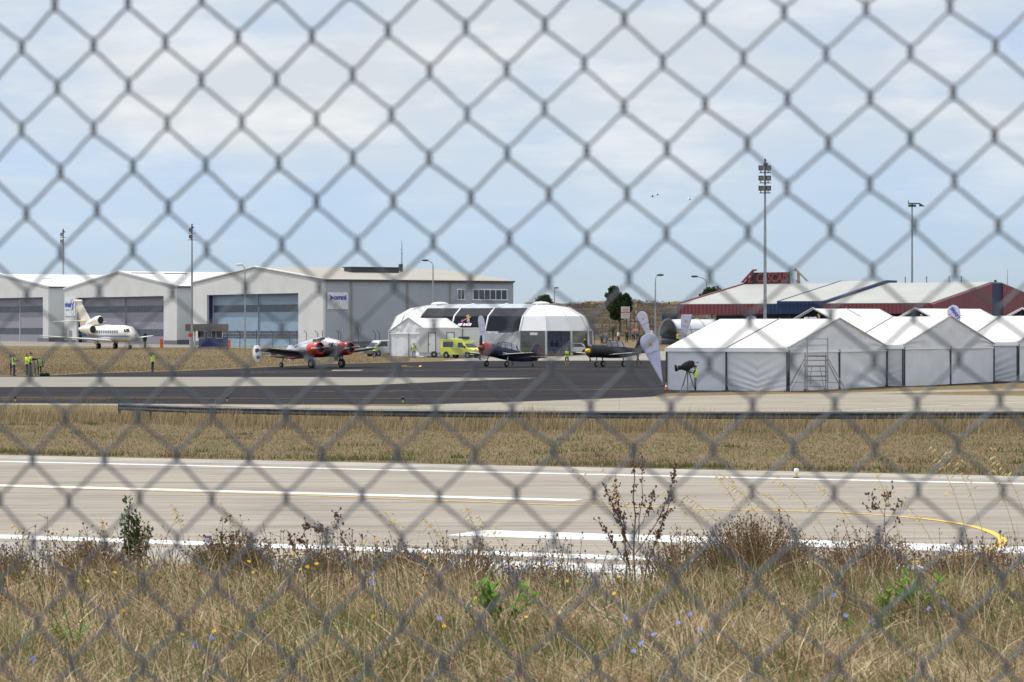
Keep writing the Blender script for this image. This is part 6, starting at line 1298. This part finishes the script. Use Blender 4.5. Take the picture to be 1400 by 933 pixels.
# chicory and yellow hawkbits
BLF = mat('chicory_blue', (.27, .31, .74), .6, var=.1, trans=.3); YLF = mat('hawkbit_yellow', (.80, .52, .02), .6, var=.1, trans=.2); GST = mat('chicory_stem', (.07, .11, .04), .7)
def flower(px, py, h, name, label, cat, group, m, r, npet, seed, lean=0.0):
    Y = F*(1.57-h)/(py-HY); x = PX(px, Y)-lean; g = G(x, Y); r_ = random.Random(seed); t = thing(name, label, cat, (x, Y, g), 0, group); H = ZP(py, Y)-g
    mb = MB(); tip = Vector((lean, 0, H)); pts = [Vector((lean*s**1.4, .01*math.sin(5*s), H*s)) for s in np.linspace(0, 1, 7)]; mb.tube(pts, list(np.linspace(.0026, .0016, 7)), 5)
    for _ in range(3):
        q = pts[r_.randint(2, 5)]; mb.tube([q, q+Vector((r_.gauss(0, .05), r_.gauss(0, .05), r_.uniform(.02, .09)))], [.0015, .0008], 4)
    mb.build('stem', GST, t)
    mb = MB(); nrm = Vector((r_.gauss(0, .5), -.6, r_.uniform(.2, 1))).normalized(); a_ = nrm.orthogonal().normalized(); b_ = nrm.cross(a_)
    for i in range(npet):
        an = 2*math.pi*i/npet; d = (a_*math.cos(an)+b_*math.sin(an)+nrm*.25).normalized(); s = nrm.cross(d).normalized()*r*.22
        mb.add([tip, tip+d*r*.5-s, tip+d*r-s*.7, tip+d*r+s*.7, tip+d*r*.5+s], [(0, 1, 2, 3, 4)])
    mb.ell(tip+nrm*.002, (r*.22, r*.22, r*.18), 0, 6, 4); mb.build('flower_head', m, t, fix=False)
for i, (px, py) in enumerate(((45, 902), (265, 882), (289, 872), (511, 784), (508, 797), (601, 846), (751, 769), (855, 846), (894, 868), (877, 880), (866, 891), (927, 852), (943, 840), (957, 862), (1140, 814), (1156, 842), (1190, 850), (1277, 800), (1270, 832), (1290, 825), (284, 738))):
    flower(px, py, .30 if py < 800 else .2, 'chicory', 'blue chicory flower on a thin stem in the dry grass', 'wild flower', 'blue chicory flowers', BLF, .0125, 11, i, random.Random(i).uniform(-.12, .12))
for i, (px, py) in enumerate(((8, 790), (32, 783), (120, 795), (157, 783), (168, 835), (249, 868), (293, 863), (324, 858), (340, 768), (346, 783), (369, 787), (402, 757), (420, 775), (433, 771), (411, 779), (607, 856), (650, 818), (620, 842), (510, 843), (775, 795), (780, 787), (846, 789), (840, 812), (1070, 826), (1385, 806), (1378, 802), (497, 743), (515, 738), (582, 762), (719, 844))):
    flower(px, py, .28 if py < 780 else .16, 'hawkbit', 'small yellow flower on a thin stem in the dry grass', 'wild flower', 'small yellow flowers', YLF, .0105, 12, 100+i, random.Random(i).uniform(-.05, .05))
# long green chicory branches crossing the grass
for px0, py0, px1, py1, lab, sd in ((905, 893, 740, 752, 'long green bare stem slanting left, right of the bright weed', 1), (566, 846, 690, 755, 'long green bare stem slanting right, left of the bright weed', 2), (930, 885, 720, 780, 'lower of the two green stems slanting left', 3), (60, 925, 20, 850, 'green bare stem at the lower left corner', 4)):
    Y = 13.6; t = thing('green_stalk', lab, 'plant', (PX(px0, Y), Y, G(PX(px0, Y), Y)), 0); mb = MB(); r_ = random.Random(sd); o = t.location; a_ = Vector((0, 0, 0)); b_ = Vector((PX(px1, Y+1), Y+1, ZP(py1, Y+1)))-Vector(o)
    pts = [a_.lerp(b_, s)+Vector((0, 0, .03*math.sin(math.pi*s))) for s in np.linspace(0, 1, 12)]; mb.tube(pts, list(np.linspace(.0035, .0018, 12)), 5)
    for i in range(9):
        q = pts[r_.randint(2, 11)]; e = q+Vector((r_.gauss(0, .06), r_.gauss(0, .03), r_.uniform(.02, .09))); mb.tube([q, e], [.0018, .001], 4)
    mb.build('stem', GST, t)

# ================================================================ the chain-link fence close to the camera
FM = mat('fence_wire', (.088, .105, .13), .45, .2, var=.15, scale=30)
xs = [28.0]
for _ in range(78): xs.append(xs[-1]+48.6+9.4*min(1.3, max(-.2, xs[-1]/1311)))
for _ in range(52): xs.insert(0, xs[0]-47.2)
i0 = 52
def fnode(i, v):
    """photo-like node of the woven mesh: column i (half pitches), row height v in half pitches -> world point on the fence"""
    px = xs[i]; base = 66+56.15*v; sl = .05*max(-.3, min(1.6, 1-base/850)); qx = max(-500, min(1900, px)); py = base-(qx-28)*sl; px = px+max(-30, min(60, 22*(py-60)/800*(1-.35*qx/1400)))
    px += 1.8*math.sin(i*2.7+v*1.3); py += 1.8*math.sin(i*1.9+v*2.3+1)
    Y = 2.79-.13*max(-900, min(2300, px))/1400+.006*math.sin(i*.31+v*.2); return Vector((PX(px, Y), Y, ZP(py, Y)))
wf = MB(); r = .00145
for i in range(len(xs)-1):
    pts = []; par = (i-i0) % 2
    for v in range(-16, 49):
        c = i if (v % 2 == par) else i+1; left = c == i
        p = fnode(c, v); s = -1 if left else 1; o = .0018*s
        pts += [p+Vector((-s*.0050, -.0016*s, .0078)), p+Vector((o*.3, -.0017*s, .0048)), p+Vector((o, 0, 0)), p+Vector((o*.3, .0017*s, -.0048)), p+Vector((-s*.0050, .0016*s, -.0078))]
    wf.tube(pts, r, 6)
fo = wf.build('chain_link_fence', FM, fix=False); tag(fo, 'grey woven wire mesh fence right in front of the viewer', 'fence')
